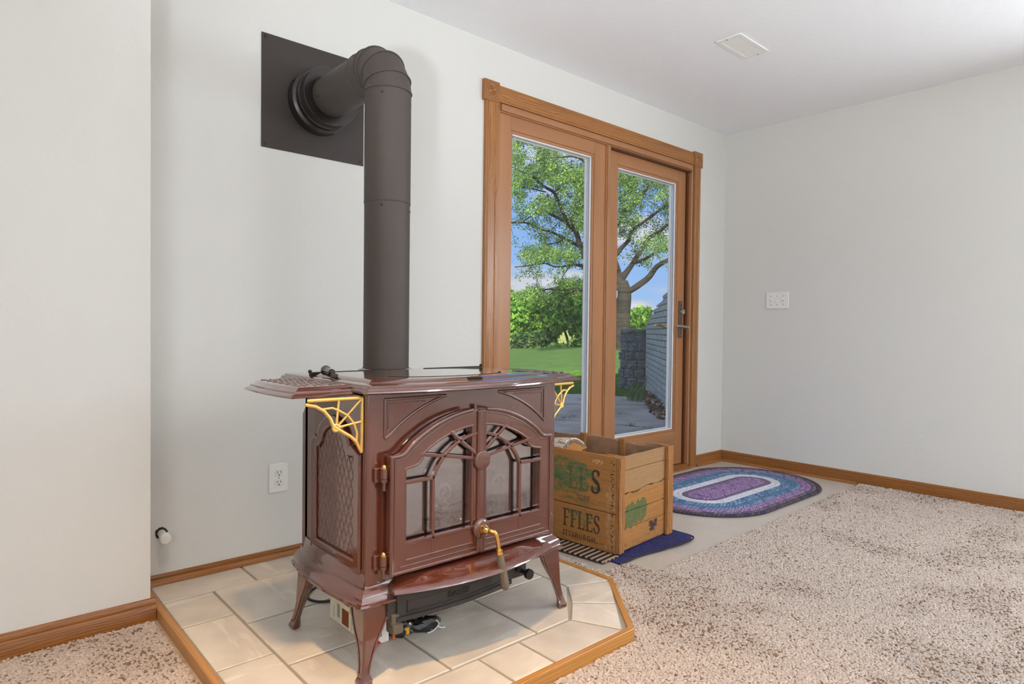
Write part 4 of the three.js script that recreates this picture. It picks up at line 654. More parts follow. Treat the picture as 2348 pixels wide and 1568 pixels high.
{ // crumpled black wrapper with coloured tags and a pale tie
  const t = thing('plastic_wrapper', 'crumpled black plastic wrapper with a pale tie under the stove front', 'wrapper', [-3.33, SY, 0.90], -0.32);
  const lump = (cx, cy, cz, sx, sy, sz, seed) => { let g = new THREE.IcosahedronGeometry(1, 4); const p = g.attributes.position; for (let i = 0; i < p.count; i++) { const x = p.getX(i), y = p.getY(i), z = p.getZ(i); const n = fbm(mod(x * 0.4 + y * 0.23 + seed, 1), mod(z * 0.4 + y * 0.31, 1), 8, 8, 3, seed); const k = 0.72 + 0.62 * n; p.setXYZ(i, cx + x * sx * k, Math.max(0.001, cy + y * sy * k), cz + z * sz * k); } g.computeVertexNormals(); return metric(g.toNonIndexed ? toCreasedNormals(g, 0.3) : g, 'x'); };
  mesh('wrapper', [lump(0.045, 0.018, 0, 0.050, 0.028, 0.024, 3), lump(-0.035, 0.022, 0.002, 0.045, 0.032, 0.028, 9), lump(-0.075, 0.05, -0.01, 0.02, 0.03, 0.02, 4)], phy({ color: rgb(20, 19, 20), roughness: 0.25, clearcoat: 0.8 }), t);
  mesh('tag', box(0.008, 0.034, 0.0016, -0.058, 0.018, 0.031, 0.0004), std({ color: rgb(226, 96, 30), roughness: 0.5 }), t);
  mesh('tag', box(0.013, 0.020, 0.0016, -0.018, 0.020, 0.031, 0.0004), std({ color: rgb(236, 178, 40), roughness: 0.5 }), t);
  mesh('tie', [tube([[0.06, 0.036, 0.012], [0.078, 0.030, 0.02], [0.083, 0.018, 0.022], [0.062, 0.006, 0.03], [0.045, 0.004, 0.034]], 0.0017, 24, 6), tube([[0.078, 0.016, 0.024], [0.092, 0.008, 0.024], [0.104, 0.006, 0.02]], 0.0017, 10, 6), tube([[-0.085, 0.048, 0.008], [-0.062, 0.034, 0.026], [-0.045, 0.036, 0.03]], 0.0015, 12, 6)], M.white, t);
}
tag(mesh('electric_cable', tube([[-3.285, 0.20, 0.60], [-3.34, 0.075, 0.42], [-3.385, 0.048, 0.395], [-3.44, 0.0465, 0.43], [-3.468, 0.0465, 0.478], [-3.455, 0.0465, 0.522], [-3.42, 0.0465, 0.548], [-3.375, 0.0465, 0.56], [-3.33, 0.0465, 0.52]], 0.0042, 80, 8), M.black), 'black electric cable looping on the tiles behind the stove leg', 'cable');
// =====================================================================================================
// THE CRATE, ITS MATS AND THE LOGS
// =====================================================================================================
const CR = { w: 0.445, l: 0.76, h: 0.412, ry: 0.085 };
const crateAt = (() => { // near corner (left end of the end panel) stands at (-2.272, 0.836)
  const c = Math.cos(CR.ry), s = Math.sin(CR.ry), lx = -CR.w / 2, lz = CR.l / 2; return [-2.272 - (lx * c + lz * s), 0.0215, 0.836 - (-lx * s + lz * c)];
})();
{
  const t = thing('wooden_crate', 'old wooden crate with faded green and black lettering holding firewood', 'crate', crateAt, CR.ry);
  const { w, l, h } = CR, T = 0.014;
  // weathered boards with stencil paint
  function crateCanvas(cw, chh, paint) { const cv = document.createElement('canvas'); cv.width = cw; cv.height = chh; const c = cv.getContext('2d'); const R = rng(cw + 7);
    c.fillStyle = '#b0793f'; c.fillRect(0, 0, cw, chh);
    for (let i = 0; i < 2600; i++) { const y = R() * chh, x = R() * cw, L = 30 + R() * 260; c.strokeStyle = ['rgba(92,54,24,', 'rgba(205,160,104,', 'rgba(130,84,40,', 'rgba(120,98,78,'][i % 4] + (0.05 + 0.14 * R()) + ')'; c.lineWidth = 0.6 + R() * 2.0; c.beginPath(); c.moveTo(x, y); c.bezierCurveTo(x + L * 0.3, y + R() * 5 - 2.5, x + L * 0.6, y + R() * 5 - 2.5, x + L, y + R() * 4 - 2); c.stroke(); }
    paint(c, R);
    for (let i = 0; i < 900; i++) { c.fillStyle = ['rgba(176,121,63,', 'rgba(150,100,52,', 'rgba(196,150,96,'][i % 3] + (0.10 + 0.35 * R()) + ')'; c.fillRect(R() * cw, R() * chh, 3 + R() * 40, 0.8 + R() * 1.6); }
    const tx = new THREE.CanvasTexture(cv); tx.colorSpace = THREE.SRGBColorSpace; tx.wrapS = tx.wrapT = THREE.RepeatWrapping; return tx; }
  const PX = 1347, sideT = crateCanvas(1024, 555, (c, R) => {
    const blot = (x, y, rx, ry, col, n) => { for (let i = 0; i < n; i++) { const a = R() * 6.28, q = Math.sqrt(R()); c.fillStyle = col; c.globalAlpha = 0.06 + 0.16 * R(); c.beginPath(); c.ellipse(x + Math.cos(a) * rx * q, y + Math.sin(a) * ry * q, 6 + R() * 22, 3 + R() * 8, 0, 0, 7); c.fill(); } c.globalAlpha = 1; };
    blot(660, 120, 190, 70, '#2f6a4c', 420); blot(640, 205, 200, 60, '#3c6a44', 300); blot(740, 300, 130, 22, '#5a6236', 80); blot(890, 205, 26, 10, '#3f5a34', 22);
    c.fillStyle = 'rgba(28,40,28,0.9)'; c.textBaseline = 'alphabetic'; c.textAlign = 'right';
    const word = (s, size, xr, yb, sx, font, col) => { c.save(); c.translate(xr, yb); c.scale(sx, 1); c.font = 'bold ' + size + 'px ' + font; c.fillStyle = col; c.fillText(s, 0, 0); c.restore(); };
    word('S', 195, 918, 232, 0.66, 'serif', 'rgba(40,38,28,0.80)'); word('LE', 195, 828, 232, 0.62, 'serif', 'rgba(34,62,44,0.34)');
    word('YORK', 44, 842, 288, 0.9, 'sans-serif', 'rgba(46,50,34,0.5)');
    word('FFLES', 150, 918, 466, 0.60, 'serif', 'rgba(46,34,22,0.72)');
    word('ITTSBURGH.', 48, 898, 526, 0.95, 'sans-serif', 'rgba(50,36,22,0.66)');
    blot(770, 390, 90, 50, '#3f6a44', 70); blot(720, 150, 170, 80, '#3a6e4c', 120);
    for (let i = 0; i < 260; i++) { c.fillStyle = 'rgba(176,122,66,' + (0.10 + 0.30 * R()) + ')'; c.beginPath(); c.ellipse(520 + R() * 430, 60 + R() * 480, 2 + R() * 14, 1 + R() * 3.5, (R() - 0.5) * 0.3, 0, 7); c.fill(); }
    c.fillStyle = 'rgba(214,178,120,0.8)'; for (let i = 0; i < 16; i++) c.fillRect(850 + R() * 70, 28 + R() * 20, 6 + R() * 16, 4 + R() * 5);
    for (let i = 0; i < 170; i++) { c.fillStyle = 'rgba(186,166,140,' + (0.1 + 0.25 * R()) + ')'; c.fillRect(950 + R() * 60, 160 + R() * 380, 4 + R() * 14, 4 + R() * 18); }
    for (let i = 0; i < 40; i++) { c.fillStyle = 'rgba(30,20,12,0.75)'; c.beginPath(); c.arc(985 + R() * 24, 20 + i * 13.4 + R() * 6, 2 + R() * 2.5, 0, 7); c.fill(); }
    for (let i = 0; i < 120; i++) { c.fillStyle = 'rgba(40,24,12,' + 0.18 * R() + ')'; c.fillRect(R() * 1024, 505 + R() * 50, 20 + R() * 60, 2 + R() * 6); }
  });
  const endT = crateCanvas(640, 592, (c, R) => {
    c.globalAlpha = 0.5; c.fillStyle = '#a58a70'; c.fillRect(0, 0, 640, 230); c.globalAlpha = 1;
    for (let i = 0; i < 500; i++) { c.fillStyle = 'rgba(104,82,62,' + 0.16 * R() + ')'; c.fillRect(R() * 640, R() * 230, 20 + R() * 80, 1 + R() * 2); }
    c.fillStyle = 'rgba(84,104,60,0.92)'; c.beginPath(); c.moveTo(105, 322); c.lineTo(190, 300); c.lineTo(210, 330); c.lineTo(245, 296); c.lineTo(268, 316); c.lineTo(290, 294); c.lineTo(330, 300); c.lineTo(356, 350); c.lineTo(340, 420); c.lineTo(280, 452); c.lineTo(250, 430); c.lineTo(228, 470); c.lineTo(200, 436); c.lineTo(170, 476); c.lineTo(140, 446); c.lineTo(100, 470); c.closePath(); c.fill();
    for (let i = 0; i < 60; i++) { c.fillStyle = 'rgba(176,121,63,0.35)'; c.fillRect(100 + R() * 240, 300 + R() * 170, 2 + R() * 4, 10 + R() * 40); }
    for (let i = 0; i < 70; i++) { c.fillStyle = 'rgba(52,34,44,0.35)'; c.beginPath(); c.ellipse(430 + (R() - 0.5) * 90, 500 + (R() - 0.5) * 60, 6 + R() * 14, 4 + R() * 8, 0.5, 0, 7); c.fill(); }
    for (let i = 0; i < 60; i++) { c.fillStyle = 'rgba(40,24,10,' + 0.25 * R() + ')'; c.fillRect(R() * 640, 540 + R() * 50, 20 + R() * 50, 2 + R() * 5); }
  });
  const rawT = woodTex([168, 126, 88], [104, 70, 44], 91, { cathedral: 0.25, w: 512, h: 256 }), raw = std({ map: rawT, roughness: 0.9, bumpMap: rawT, bumpScale: 0.0008 }), postT = woodTex([188, 132, 74], [88, 50, 24], 97, { cathedral: 0.4, pores: 1, w: 512, h: 256 }), post = std({ map: postT, roughness: 0.8, bumpMap: postT, bumpScale: 0.001 });
  const sawn = std({ map: tex(512, 512, (u, v) => { const n = fbm(u, v, 8, 8, 4, 61), s = Math.sin((u * 46 + v * 30 + n * 1.5) * 6.283) * 0.5 + 0.5, k = 0.8 + 0.25 * s * n + 0.15 * (n - 0.5); return [188 * k, 146 * k, 112 * k]; }, [0.3, 0.3]), roughness: 0.95 });
  // a rough board between two edge lines; uv = place on the painted panel
  function board(a0, a1, y0, y1, thick, seed, toWorld, uvOf, jag = 0.003) {
    const n = 28, R = rng(seed), lo = [], hi = []; for (let i = 0; i <= n; i++) { lo.push(y0(i / n) + (R() - 0.5) * jag * 0.5); hi.push(y1(i / n) + (R() - 0.5) * jag); }
    const rings = []; for (let i = 0; i <= n; i++) { const a = lerp(a0, a1, i / n), b = 0.0015; rings.push([[a, lo[i], 0], [a, lo[i] + b, thick], [a, hi[i] - b, thick], [a, hi[i], thick - b], [a, hi[i], 0]].map((p) => p)); }
    const g = skin(rings, true, 0.5), p = g.attributes.position, uv = g.attributes.uv; for (let i = 0; i < p.count; i++) { const [u, v] = uvOf(p.getX(i), p.getY(i)); uv.setXY(i, u, v); }
    g.applyMatrix4(toWorld); return g;
  }
  const K = (v) => () => v;
  // near long side (faces -x), printed: outside face at x = -w/2
  const sideM = std({ map: sideT, roughness: 0.78, bumpMap: rawT, bumpScale: 0.0004 }), endM = std({ map: endT, roughness: 0.85 });
  const toL = new THREE.Matrix4().makeBasis(V(0, 0, 1), V(0, 1, 0), V(-1, 0, 0)).setPosition(-w / 2 + T, 0, 0), uvS = (a, y) => [(a + l / 2) / l, y / h];
  mesh('plank', board(-l / 2, l / 2, K(0.171), K(h), T, 11, toL, uvS, 0.002), sideM, t); mesh('plank', board(-l / 2, l / 2, K(0.0), K(0.1685), T, 12, toL, uvS, 0.002), sideM, t);
  // far long side, plain sawn inside
  const toR = new THREE.Matrix4().makeBasis(V(0, 0, -1), V(0, 1, 0), V(1, 0, 0)).setPosition(w / 2 - T, 0, 0), uvM = (a, y) => [a, y];
  const chip = (s) => h + 0.004 - 0.018 * sstep(0.16, 0.10, s) * 1 - 0.006 * Math.sin(s * 9);
  mesh('plank', board(-l / 2, l / 2, K(0.205), chip, T, 13, toR, uvM), sawn, t); mesh('plank', board(-l / 2, l / 2, K(0), K(0.2), T, 14, toR, uvM), sawn, t);
  // end panels: five boards each, between outside corner battens
  for (const k of [1, -1]) {
    const toE = k > 0 ? new THREE.Matrix4().makeTranslation(0, 0, l / 2 - T) : new THREE.Matrix4().makeRotationY(Math.PI).setPosition(0, 0, -l / 2 + T), uvE = (a, y) => [(a + w / 2) / w, y / h], e = w / 2 - T - 0.001;
    const seam = (s) => 0.241 + 0.020 * s + 0.004 * Math.sin(s * 14), cuts = [K(0.0), K(0.094), K(0.166), seam, K(0.347), K(h - 0.004)];
    for (let i = 0; i < 5; i++) mesh('plank', board(-e, e, (s) => cuts[i](s) + 0.0008, (s) => cuts[i + 1](s) - 0.0009 - (i === 2 ? 0.004 * (0.5 + 0.5 * Math.sin(s * 23)) : 0), T, 20 + i + k, toE, uvE, i === 2 ? 0.006 : 0.0018), k > 0 ? endM : raw, t);
    for (const s of [-1, 1]) { const g = box(s < 0 ? 0.038 : 0.050, h + (s < 0 ? -0.006 : 0.004), 0.020, 0, 0, 0, 0.004, 'y', 2); g.translate(s * (w / 2 - (s < 0 ? 0.019 : 0.025)), h / 2, k * (l / 2 + 0.0102)); mesh('batten', g, post, t); }
  }
  for (const z of [0.36, 0.13, -0.11, -0.35]) { const g = box(0.022, h - 0.008, 0.034, 0, 0, 0, 0.003, 'y', 2); g.translate(w / 2 - T - 0.011, h / 2 + 0.006, z); mesh('inner_batten', g, post, t); }
  for (const z of [0.338, -0.35]) { const g = box(0.030, h - 0.002, 0.040, 0, 0, 0, 0.003, 'y', 2); g.translate(-w / 2 + T + 0.015, h / 2 + 0.003, z); mesh('inner_batten', g, post, t); }
  for (let i = 0; i < 4; i++) mesh('bottom_plank', span(-w / 2 + T, w / 2 - T, 0.002, 0.016, -l / 2 + T + i * 0.183, -l / 2 + T + i * 0.183 + 0.180), raw, t);
  for (let i = 0; i < 9; i++) mesh('nail', cyl(0.003, 0.003, 0.0015, 0, 0, 0, 8).rotateZ(Math.PI / 2).translate(-w / 2 - 0.0004, 0.03 + i * 0.044, l / 2 - 0.012 - 0.008 * hash(i, 4)), M.dark, t);
  // logs
  const barkT = tex(512, 256, (u, v) => { const n = fbm(u, v, 5, 12, 5, 33), r = fbm(u, v, 16, 5, 3, 35); const k = 0.5 + 0.8 * n * r * 1.6; return [126 * k, 112 * k, 98 * k]; }, [0.3, 0.15]), bark = std({ map: barkT, roughness: 1, bumpMap: barkT, bumpScale: 0.006 });
  const birchT = tex(512, 256, (u, v) => { const n = fbm(u, v, 6, 20, 5, 43), q = sstep(0.58, 0.7, n); return mix3([222, 206, 190], [134, 108, 88], q); }, [0.3, 0.15]), birch = std({ map: birchT, roughness: 0.95, bumpMap: birchT, bumpScale: 0.006 });
  const splitT = woodTex([206, 142, 78], [150, 88, 40], 105, { cathedral: 0.15, w: 512, h: 256 }), split = std({ map: splitT, roughness: 0.9, bumpMap: splitT, bumpScale: 0.002 });
  function log(label, len, r, seed, pos, rot, skinM) {
    const g = thing('log', label, 'log'); const R = rng(seed), n = 14, rings = 9, arc0 = -0.15, arc1 = Math.PI * 0.72;
    const sec = (i, k) => { const s = i / (rings - 1), wob = 1 + 0.06 * Math.sin(s * 5 + seed), p = []; for (let j = 0; j <= n; j++) { const a = lerp(arc0, arc1, j / n), rr = r * wob * (0.93 + 0.16 * fbm(mod(s * 0.5 + seed * 0.13, 1), j / n * 0.9, 8, 8, 3, seed)) + k; p.push([(s - 0.5) * len, rr * Math.sin(a), rr * Math.cos(a)]); } return p; };
    const outer = [], core = []; for (let i = 0; i < rings; i++) { const a = sec(i, 0.0), b = sec(i, -0.006); outer.push([...a, ...b.slice().reverse()]); core.push([...sec(i, -0.007), [(i / (rings - 1) - 0.5) * len, r * 0.06 * Math.sin(i * 1.7 + seed), -r * 0.18]]); }
    const bg = metric(skin(outer, true, 0.7), 'x', seed), cg = metric(skin(core, true, 0.5), 'x', seed * 0.3);
    mesh('bark', bg, skinM, g); mesh('split_wood', cg, split, g);
    const q = new THREE.Vector3(...pos).applyAxisAngle(V(0, 1, 0), CR.ry); g.position.set(crateAt[0] + q.x, crateAt[1] + q.y, crateAt[2] + q.z); g.rotation.set(rot[0], rot[1] + CR.ry, rot[2], 'YXZ'); return g;
  }
  log('split log with an orange cut face and grey bark rim on top', 0.30, 0.08, 3, [0.02, 0.345, 0.10], [2.3, 1.25, 0.28], bark);
  log('pale shaggy birch log beside the stove corner', 0.30, 0.08, 8, [-0.10, 0.350, -0.07], [-0.5, 1.45, -0.10], birch);
  log('bark-covered split log lying low in the middle of the crate', 0.36, 0.085, 14, [0.09, 0.205, -0.12], [0.3, 1.5, 0.03], bark);
  log('bark-covered split log lying low at the near end of the crate', 0.34, 0.085, 19, [-0.09, 0.20, 0.13], [0.4, 1.55, 0.0], bark);
  log('bark-covered split log lying low along the far side of the crate', 0.34, 0.085, 25, [0.10, 0.20, 0.14], [0.2, 1.6, 0.03], bark);
  log('split log at the bottom of the crate under the others', 0.5, 0.09, 31, [0.0, 0.05, 0.05], [0.2, 1.57, 0.0], bark);
}
{ // navy mat with a bound, slightly wavy edge; a striped mat shows at its left
  const mat = std({ map: tex(256, 256, (u, v) => { const n = fbm(u, v, 30, 30, 3, 71), k = 0.65 + 0.7 * n; return [44 * k, 46 * k, 98 * k]; }, [0.25, 0.25]), roughness: 1, bumpMap: withRepeat(peel, 0.09, 0.09), bumpScale: 0.006 });
  const t = thing('floor_mat', 'navy blue looped floor mat sticking out from under the crate', 'mat', [-2.05, 0, 0.56]);
  const x0 = -2.318, x1 = -1.785, zf = (x) => 0.894 + 0.016 * ((x - x0) / (x1 - x0)) - 0.012 * Math.sin((x - x0) * 11) * sstep(x0, x0 + 0.12, x) , zb = 0.30, n = 40;
  const up = (x, z) => 0.0125 + 0.004 * sstep(-2.0, -2.28, x) + 0.006 * sstep(-1.86, -1.79, x) * 0.4;
  const rings = []; for (let i = 0; i <= n; i++) { const x = lerp(x0, x1, i / n), z = zf(x) - 0.02 * sstep(-1.83, -1.79, x), h = up(x, z); rings.push([[x, h - 0.008, zb], [x, h, zb], [x, h, z - 0.006], [x, h - 0.002, z], [x, h - 0.008, z]]); }
  mesh('pile', metric(skin(rings, true, 0.5), 'x').translate(2.05, 0, -0.56), mat, t);
  mesh('bound_edge', metric(tube([...Array.from({ length: 14 }, (_, i) => { const x = lerp(x0, x1, i / 13); return [x, up(x, 0) - 0.004, zf(x) - 0.02 * sstep(-1.83, -1.79, x) + 0.002]; }), [x1 + 0.004, up(x1, 0) - 0.004, 0.80], [x1 + 0.004, up(x1, 0) - 0.004, 0.5]], 0.0042, 90, 6), 'x').translate(2.05, 0, -0.56), std({ color: rgb(52, 40, 48), roughness: 0.9 }), t);
  const st = tex(512, 64, (u, v) => { const s = (u * 16) % 1, k = 0.9 + 0.2 * hash(Math.floor(u * 300), Math.floor(v * 60)); return s < 0.55 ? [40 * k, 32 * k, 30 * k] : [186 * k, 158 * k, 128 * k]; }, [0.45, 0.1]);
  const g = box(0.11, 0.006, 0.50, 0, 0, 0, 0.002, 'z'); g.rotateY(CR.ry + 0.02);
  tag(mesh('striped_mat', g.translate(-2.345, 0.0165, 0.605), std({ map: st, roughness: 1 })), 'dark and cream striped woven mat under the left edge of the crate', 'mat');
}

// =====================================================================================================
// THE BRAIDED RUG
// =====================================================================================================
{
  const t = thing('braided_rug', 'oval braided rug in purple, white, blue and mauve rings by the patio door', 'rug', [-0.79, 0.0, 0.512]);
  const L = 0.285, wd = 0.0293, cols = { p: [[140, 110, 156], [178, 150, 186], [110, 86, 128]], d: [[84, 82, 104], [112, 104, 126], [134, 112, 140]], w: [[214, 214, 224], [226, 226, 232], [196, 198, 212]], b: [[88, 122, 160], [142, 168, 196], [70, 100, 136]], k: [[62, 106, 132], [96, 140, 164], [96, 106, 142]], m: [[142, 112, 154], [178, 146, 182], [112, 92, 130]], n: [[74, 72, 96], [96, 90, 114], [140, 120, 132]], e: [[52, 54, 76], [66, 62, 80], [112, 86, 78]] };
  const seq = ['p', 'p', 'p', 'd', 'w', 'w', 'b', 'b', 'k', 'b', 'm', 'm', 'n', 'e'];
  const lin = (c) => c.map((q) => { q /= 255; return q <= 0.04045 ? q / 12.92 : ((q + 0.055) / 1.055) ** 2.4; });
  const matR = std({ color: 0xffffff, vertexColors: true, roughness: 1 });
  seq.forEach((key, ri) => {
    const R0 = (ri + 0.5) * wd, per = 4 * L + 2 * Math.PI * R0, n = Math.round(per / 0.0044), m = 7, pitch = 0.021, pos = [], col = [], idx = [];
    const pt = (s) => { s = mod(s, per); const h = 2 * L, q = Math.PI * R0; if (s < h) return [-L + s, R0, 0, 1]; s -= h; if (s < q) { const a = s / R0; return [L + R0 * Math.sin(a), R0 * Math.cos(a), Math.sin(a), Math.cos(a)]; } s -= q; if (s < h) return [L - s, -R0, 0, -1]; s -= h; const a = s / R0; return [-L - R0 * Math.sin(a), -R0 * Math.cos(a), -Math.sin(a), -Math.cos(a)]; };
    for (let i = 0; i < n; i++) {
      const s = i / n * per, [x, z, nx, nz] = pt(s);
      for (let j = 0; j < m; j++) {
        const a = j / (m - 1) * Math.PI, cx = -Math.cos(a) * wd * 0.53, cy = Math.sin(a), side = Math.abs(cx) / wd * 0.030;   // chevrons: both flanks run forward
        const ph = (s + side) / pitch * 3, st = Math.floor(ph) % 3, f = ph - Math.floor(ph), lump = Math.sin(f * Math.PI);
        pos.push(x + nx * cx, 0.008 + 0.0085 * cy * (0.72 + 0.28 * lump), z + nz * cx);
        const jit = hash(Math.floor(ph), ri, 5), c = lin(cols[key][(st + (jit > 0.8 ? 1 : 0)) % 3]), k = (0.82 + 0.36 * hash(i, j, ri)); col.push(c[0] * k, c[1] * k, c[2] * k);
      }
    }
    for (let i = 0; i < n; i++) for (let j = 0; j < m - 1; j++) { const a = i * m + j, b = ((i + 1) % n) * m + j; idx.push(a, a + 1, b, a + 1, b + 1, b); }
    const g = new THREE.BufferGeometry(); g.setAttribute('position', new THREE.Float32BufferAttribute(pos, 3)); g.setAttribute('color', new THREE.Float32BufferAttribute(col, 3)); g.setIndex(idx); g.computeVertexNormals();
    mesh('braid', g, matR, t);
  });
  mesh('backing', (() => { const s = new THREE.Shape(), r = wd * 13.9; s.moveTo(-L, r); s.lineTo(L, r); s.absarc(L, 0, r, Math.PI / 2, -Math.PI / 2, true); s.lineTo(-L, -r); s.absarc(-L, 0, r, -Math.PI / 2, -Math.PI * 1.5, true); return extr(s, 0.005, 0, 1, 24).rotateX(-Math.PI / 2).translate(0, 0.002, 0); })(), std({ color: rgb(70, 66, 90), roughness: 1 }), t);
}
// =====================================================================================================
// OUTDOORS.  D = distance in front of the camera, s = sideways; the lawn rises a little towards the tree
// =====================================================================================================
const FW = V(Math.sin(0.72714), 0, -Math.cos(0.72714)), RT = V(Math.cos(0.72714), 0, Math.sin(0.72714)), C0 = V(-4.39113, 0, 2.5443);
const DS = (x, z) => { const p = V(x - C0.x, 0, z - C0.z); return [p.dot(FW), p.dot(RT)]; };
const XZ = (D, s) => [C0.x + FW.x * D + RT.x * s, C0.z + FW.z * D + RT.z * s];
const lawnY = (D, s) => -0.115 + sstep(9, 30, D) * clamp(-0.06 + 0.050 * s, -0.35, 0.9);
const fieldY = (D, s) => lerp(-0.75, 0.9, sstep(38, 105, D)) + 0.004 * s;
{
  // patio: four concrete slabs with open joints
  const concT = tex(1024, 1024, (u, v) => { const n = fbm(u, v, 5, 5, 6, 81), g = vnoise(u * 260, v * 260, 260, 260, 5), st = sstep(0.58, 0.72, fbm(u, v, 4, 6, 4, 88)); const k = 0.80 + 0.32 * n + 0.07 * (g - 0.5) - 0.10 * st; return [176 * k, 174 * k, 170 * k]; }, [2.4, 2.4]);
  const conc = std({ map: concT, roughness: 0.95, bumpMap: concT, bumpScale: 0.004 });
  const P = new THREE.Group(); P.name = 'ground_patio'; structure(P); scene.add(P);
  const slab = (pts, dy) => { const g = extr(shape(pts.map(([x, z]) => [x, -z])), 0.25, 0.008, 2); g.rotateX(-Math.PI / 2); g.translate(0, -0.08 + dy - 0.25, 0); mesh('slab', metric(g, 'x'), conc, P); };
  slab([[-9, -0.16], [0.60, -0.16], [0.955, -2.73], [-9, -3.9]], 0.0);
  slab([[0.62, -0.16], [1.62, -0.16], [1.33, -1.50], [1.26, -2.03], [0.98, -2.72]], -0.004);
  slab([[1.64, -0.40], [2.35, -1.99], [2.10, -1.95], [1.92, -2.56], [1.46, -2.66], [1.00, -2.71], [1.28, -2.02], [1.35, -1.50], [1.63, -0.3]], 0.004);
  slab([[1.0, -2.75], [1.47, -2.69], [1.93, -2.59], [2.13, -2.0], [2.37, -2.02], [3.35, -2.98], [3.08, -3.0], [2.78, -3.28], [2.10, -3.9]], -0.014);
  slab([[-9, -3.93], [0.97, -2.755], [2.08, -3.92], [2.77, -3.30], [3.10, -3.02], [3.38, -3.02], [3.62, -3.40], [3.76, -3.9], [3.52, -4.5], [3.10, -4.95], [2.2, -5.6], [-9, -7.5]], -0.002);
  // lawn and field
  const grassT = tex(1024, 1024, (u, v) => { const n = fbm(u, v, 10, 10, 5, 101), s = vnoise(u * 300, v * 300, 300, 300, 7), f = fbm(u, v, 60, 60, 2, 104); const k = 0.66 + 0.36 * n + 0.35 * (s - 0.5) + 0.3 * (f - 0.5); return [98 * k, 142 * k, 44 * k]; }, [3.2, 3.2]);
  const ground = (name, mat, D0, D1, s0, s1, yf, nD, nS, seed) => { const pos = [], uv = [], idx = []; for (let i = 0; i <= nD; i++) for (let j = 0; j <= nS; j++) { const D = lerp(D0, D1, (i / nD) ** 1.4), s = lerp(s0, s1, j / nS), [x, z] = XZ(D, s); pos.push(x, yf(D, s) + 0.05 * (fbm(mod(x / 40, 1), mod(z / 40, 1), 20, 20, 3, seed) - 0.5) * sstep(8, 14, D), z); uv.push(x, z); } for (let i = 0; i < nD; i++) for (let j = 0; j < nS; j++) { const a = i * (nS + 1) + j, b = a + nS + 1; idx.push(a, a + 1, b, a + 1, b + 1, b); } const g = new THREE.BufferGeometry(); g.setAttribute('position', new THREE.Float32BufferAttribute(pos, 3)); g.setAttribute('uv', new THREE.Float32BufferAttribute(uv, 2)); g.setIndex(idx); g.computeVertexNormals(); return structure(mesh(name, g, mat)); };
  ground('ground_lawn', std({ map: grassT, roughness: 1, bumpMap: grassT, bumpScale: 0.03 }), 5.2, 38, -16, 26, lawnY, 60, 70, 3);
  ground('ground_field', std({ map: tex(512, 512, (u, v) => { const n = fbm(u, v, 6, 12, 5, 111), k = 0.85 + 0.3 * n; return [172 * k, 178 * k, 92 * k]; }, [14, 14]), roughness: 1 }), 37.5, 150, -70, 110, fieldY, 30, 30, 5);
  // grass tufts along the patio edge and in the near lawn
  const blade = new THREE.BufferGeometry(); { const p = [], ix = []; for (let b = 0; b < 7; b++) { const a = b * 0.9, R = hash(b, 3), l = 0.6 + 0.5 * R, x = Math.cos(a) * 0.25, z = Math.sin(a) * 0.25, w = 0.07, lx = Math.cos(a + 1) * 0.45, lz = Math.sin(a + 1) * 0.45, o = p.length / 3; p.push(x - w * Math.sin(a), 0, z + w * Math.cos(a), x + w * Math.sin(a), 0, z - w * Math.cos(a), x + lx * 0.4, l * 0.65, z + lz * 0.4, x + lx, l, z + lz); ix.push(o, o + 1, o + 2, o + 2, o + 1, o + 3); } blade.setAttribute('position', new THREE.Float32BufferAttribute(p, 3)); blade.setIndex(ix); blade.computeVertexNormals(); }
  const tuftsOf = (name, list, cols, parentLabel) => { const im = new THREE.InstancedMesh(blade, std({ color: 0xffffff, roughness: 0.8, side: THREE.DoubleSide }), list.length), m = new THREE.Matrix4(), q = new THREE.Quaternion(), c = new THREE.Color(); list.forEach(([x, y, z, s, k], i) => { q.setFromAxisAngle(V(0, 1, 0), k * 6.28); m.compose(V(x, y, z), q, V(s, s * (0.8 + 0.5 * k), s)); im.setMatrixAt(i, m); const b = cols[i % cols.length], f = 0.75 + 0.5 * k; c.setRGB(b[0] * f / 255, b[1] * f / 255, b[2] * f / 255, THREE.SRGBColorSpace); im.setColorAt(i, c); }); im.name = numbered(name); im.castShadow = im.receiveShadow = true; stuff(im); scene.add(im); tag(im, parentLabel, 'grass'); return im; };
  const R = rng(41), near = [], inPatio = (x, z) => { const e = [[0.97, -2.755], [2.2, -5.6], [3.10, -4.95], [3.52, -4.5], [3.76, -3.9], [3.62, -3.40], [3.3, -2.95]]; for (let i = 1; i < e.length - 1; i++) { const [ax, az] = e[i], [bx, bz] = e[i + 1]; if ((bx - ax) * (z - az) - (bz - az) * (x - ax) < -0.0) return true; } return false; };
  for (let i = 0; i < 60000; i++) { const D = 7.6 + 9 * R() ** 1.5, s = (R() * 0.29 - 0.035) * D, [x, z] = XZ(D, s); if (z > -2.6 || (x < 2.2 && z > -5.6 - (2.2 - x) * 0.17)) continue; const e = [[2.2, -5.6], [3.10, -4.95], [3.52, -4.5], [3.76, -3.9], [3.62, -3.40], [3.38, -3.02]]; let inside = true; for (let k = 0; k < e.length - 1; k++) { const [ax, az] = e[k], [bx, bz] = e[k + 1]; if ((bx - ax) * (z - az) - (bz - az) * (x - ax) < 0.02) inside = false; } if (inside) continue; near.push([x, lawnY(D, s) - 0.01, z, 0.028 + 0.030 * R(), R()]); }
  tuftsOf('grass', near.slice(0, 26000), [[96, 140, 44], [110, 156, 52], [78, 120, 38]], 'short green lawn grass beyond the patio edge');
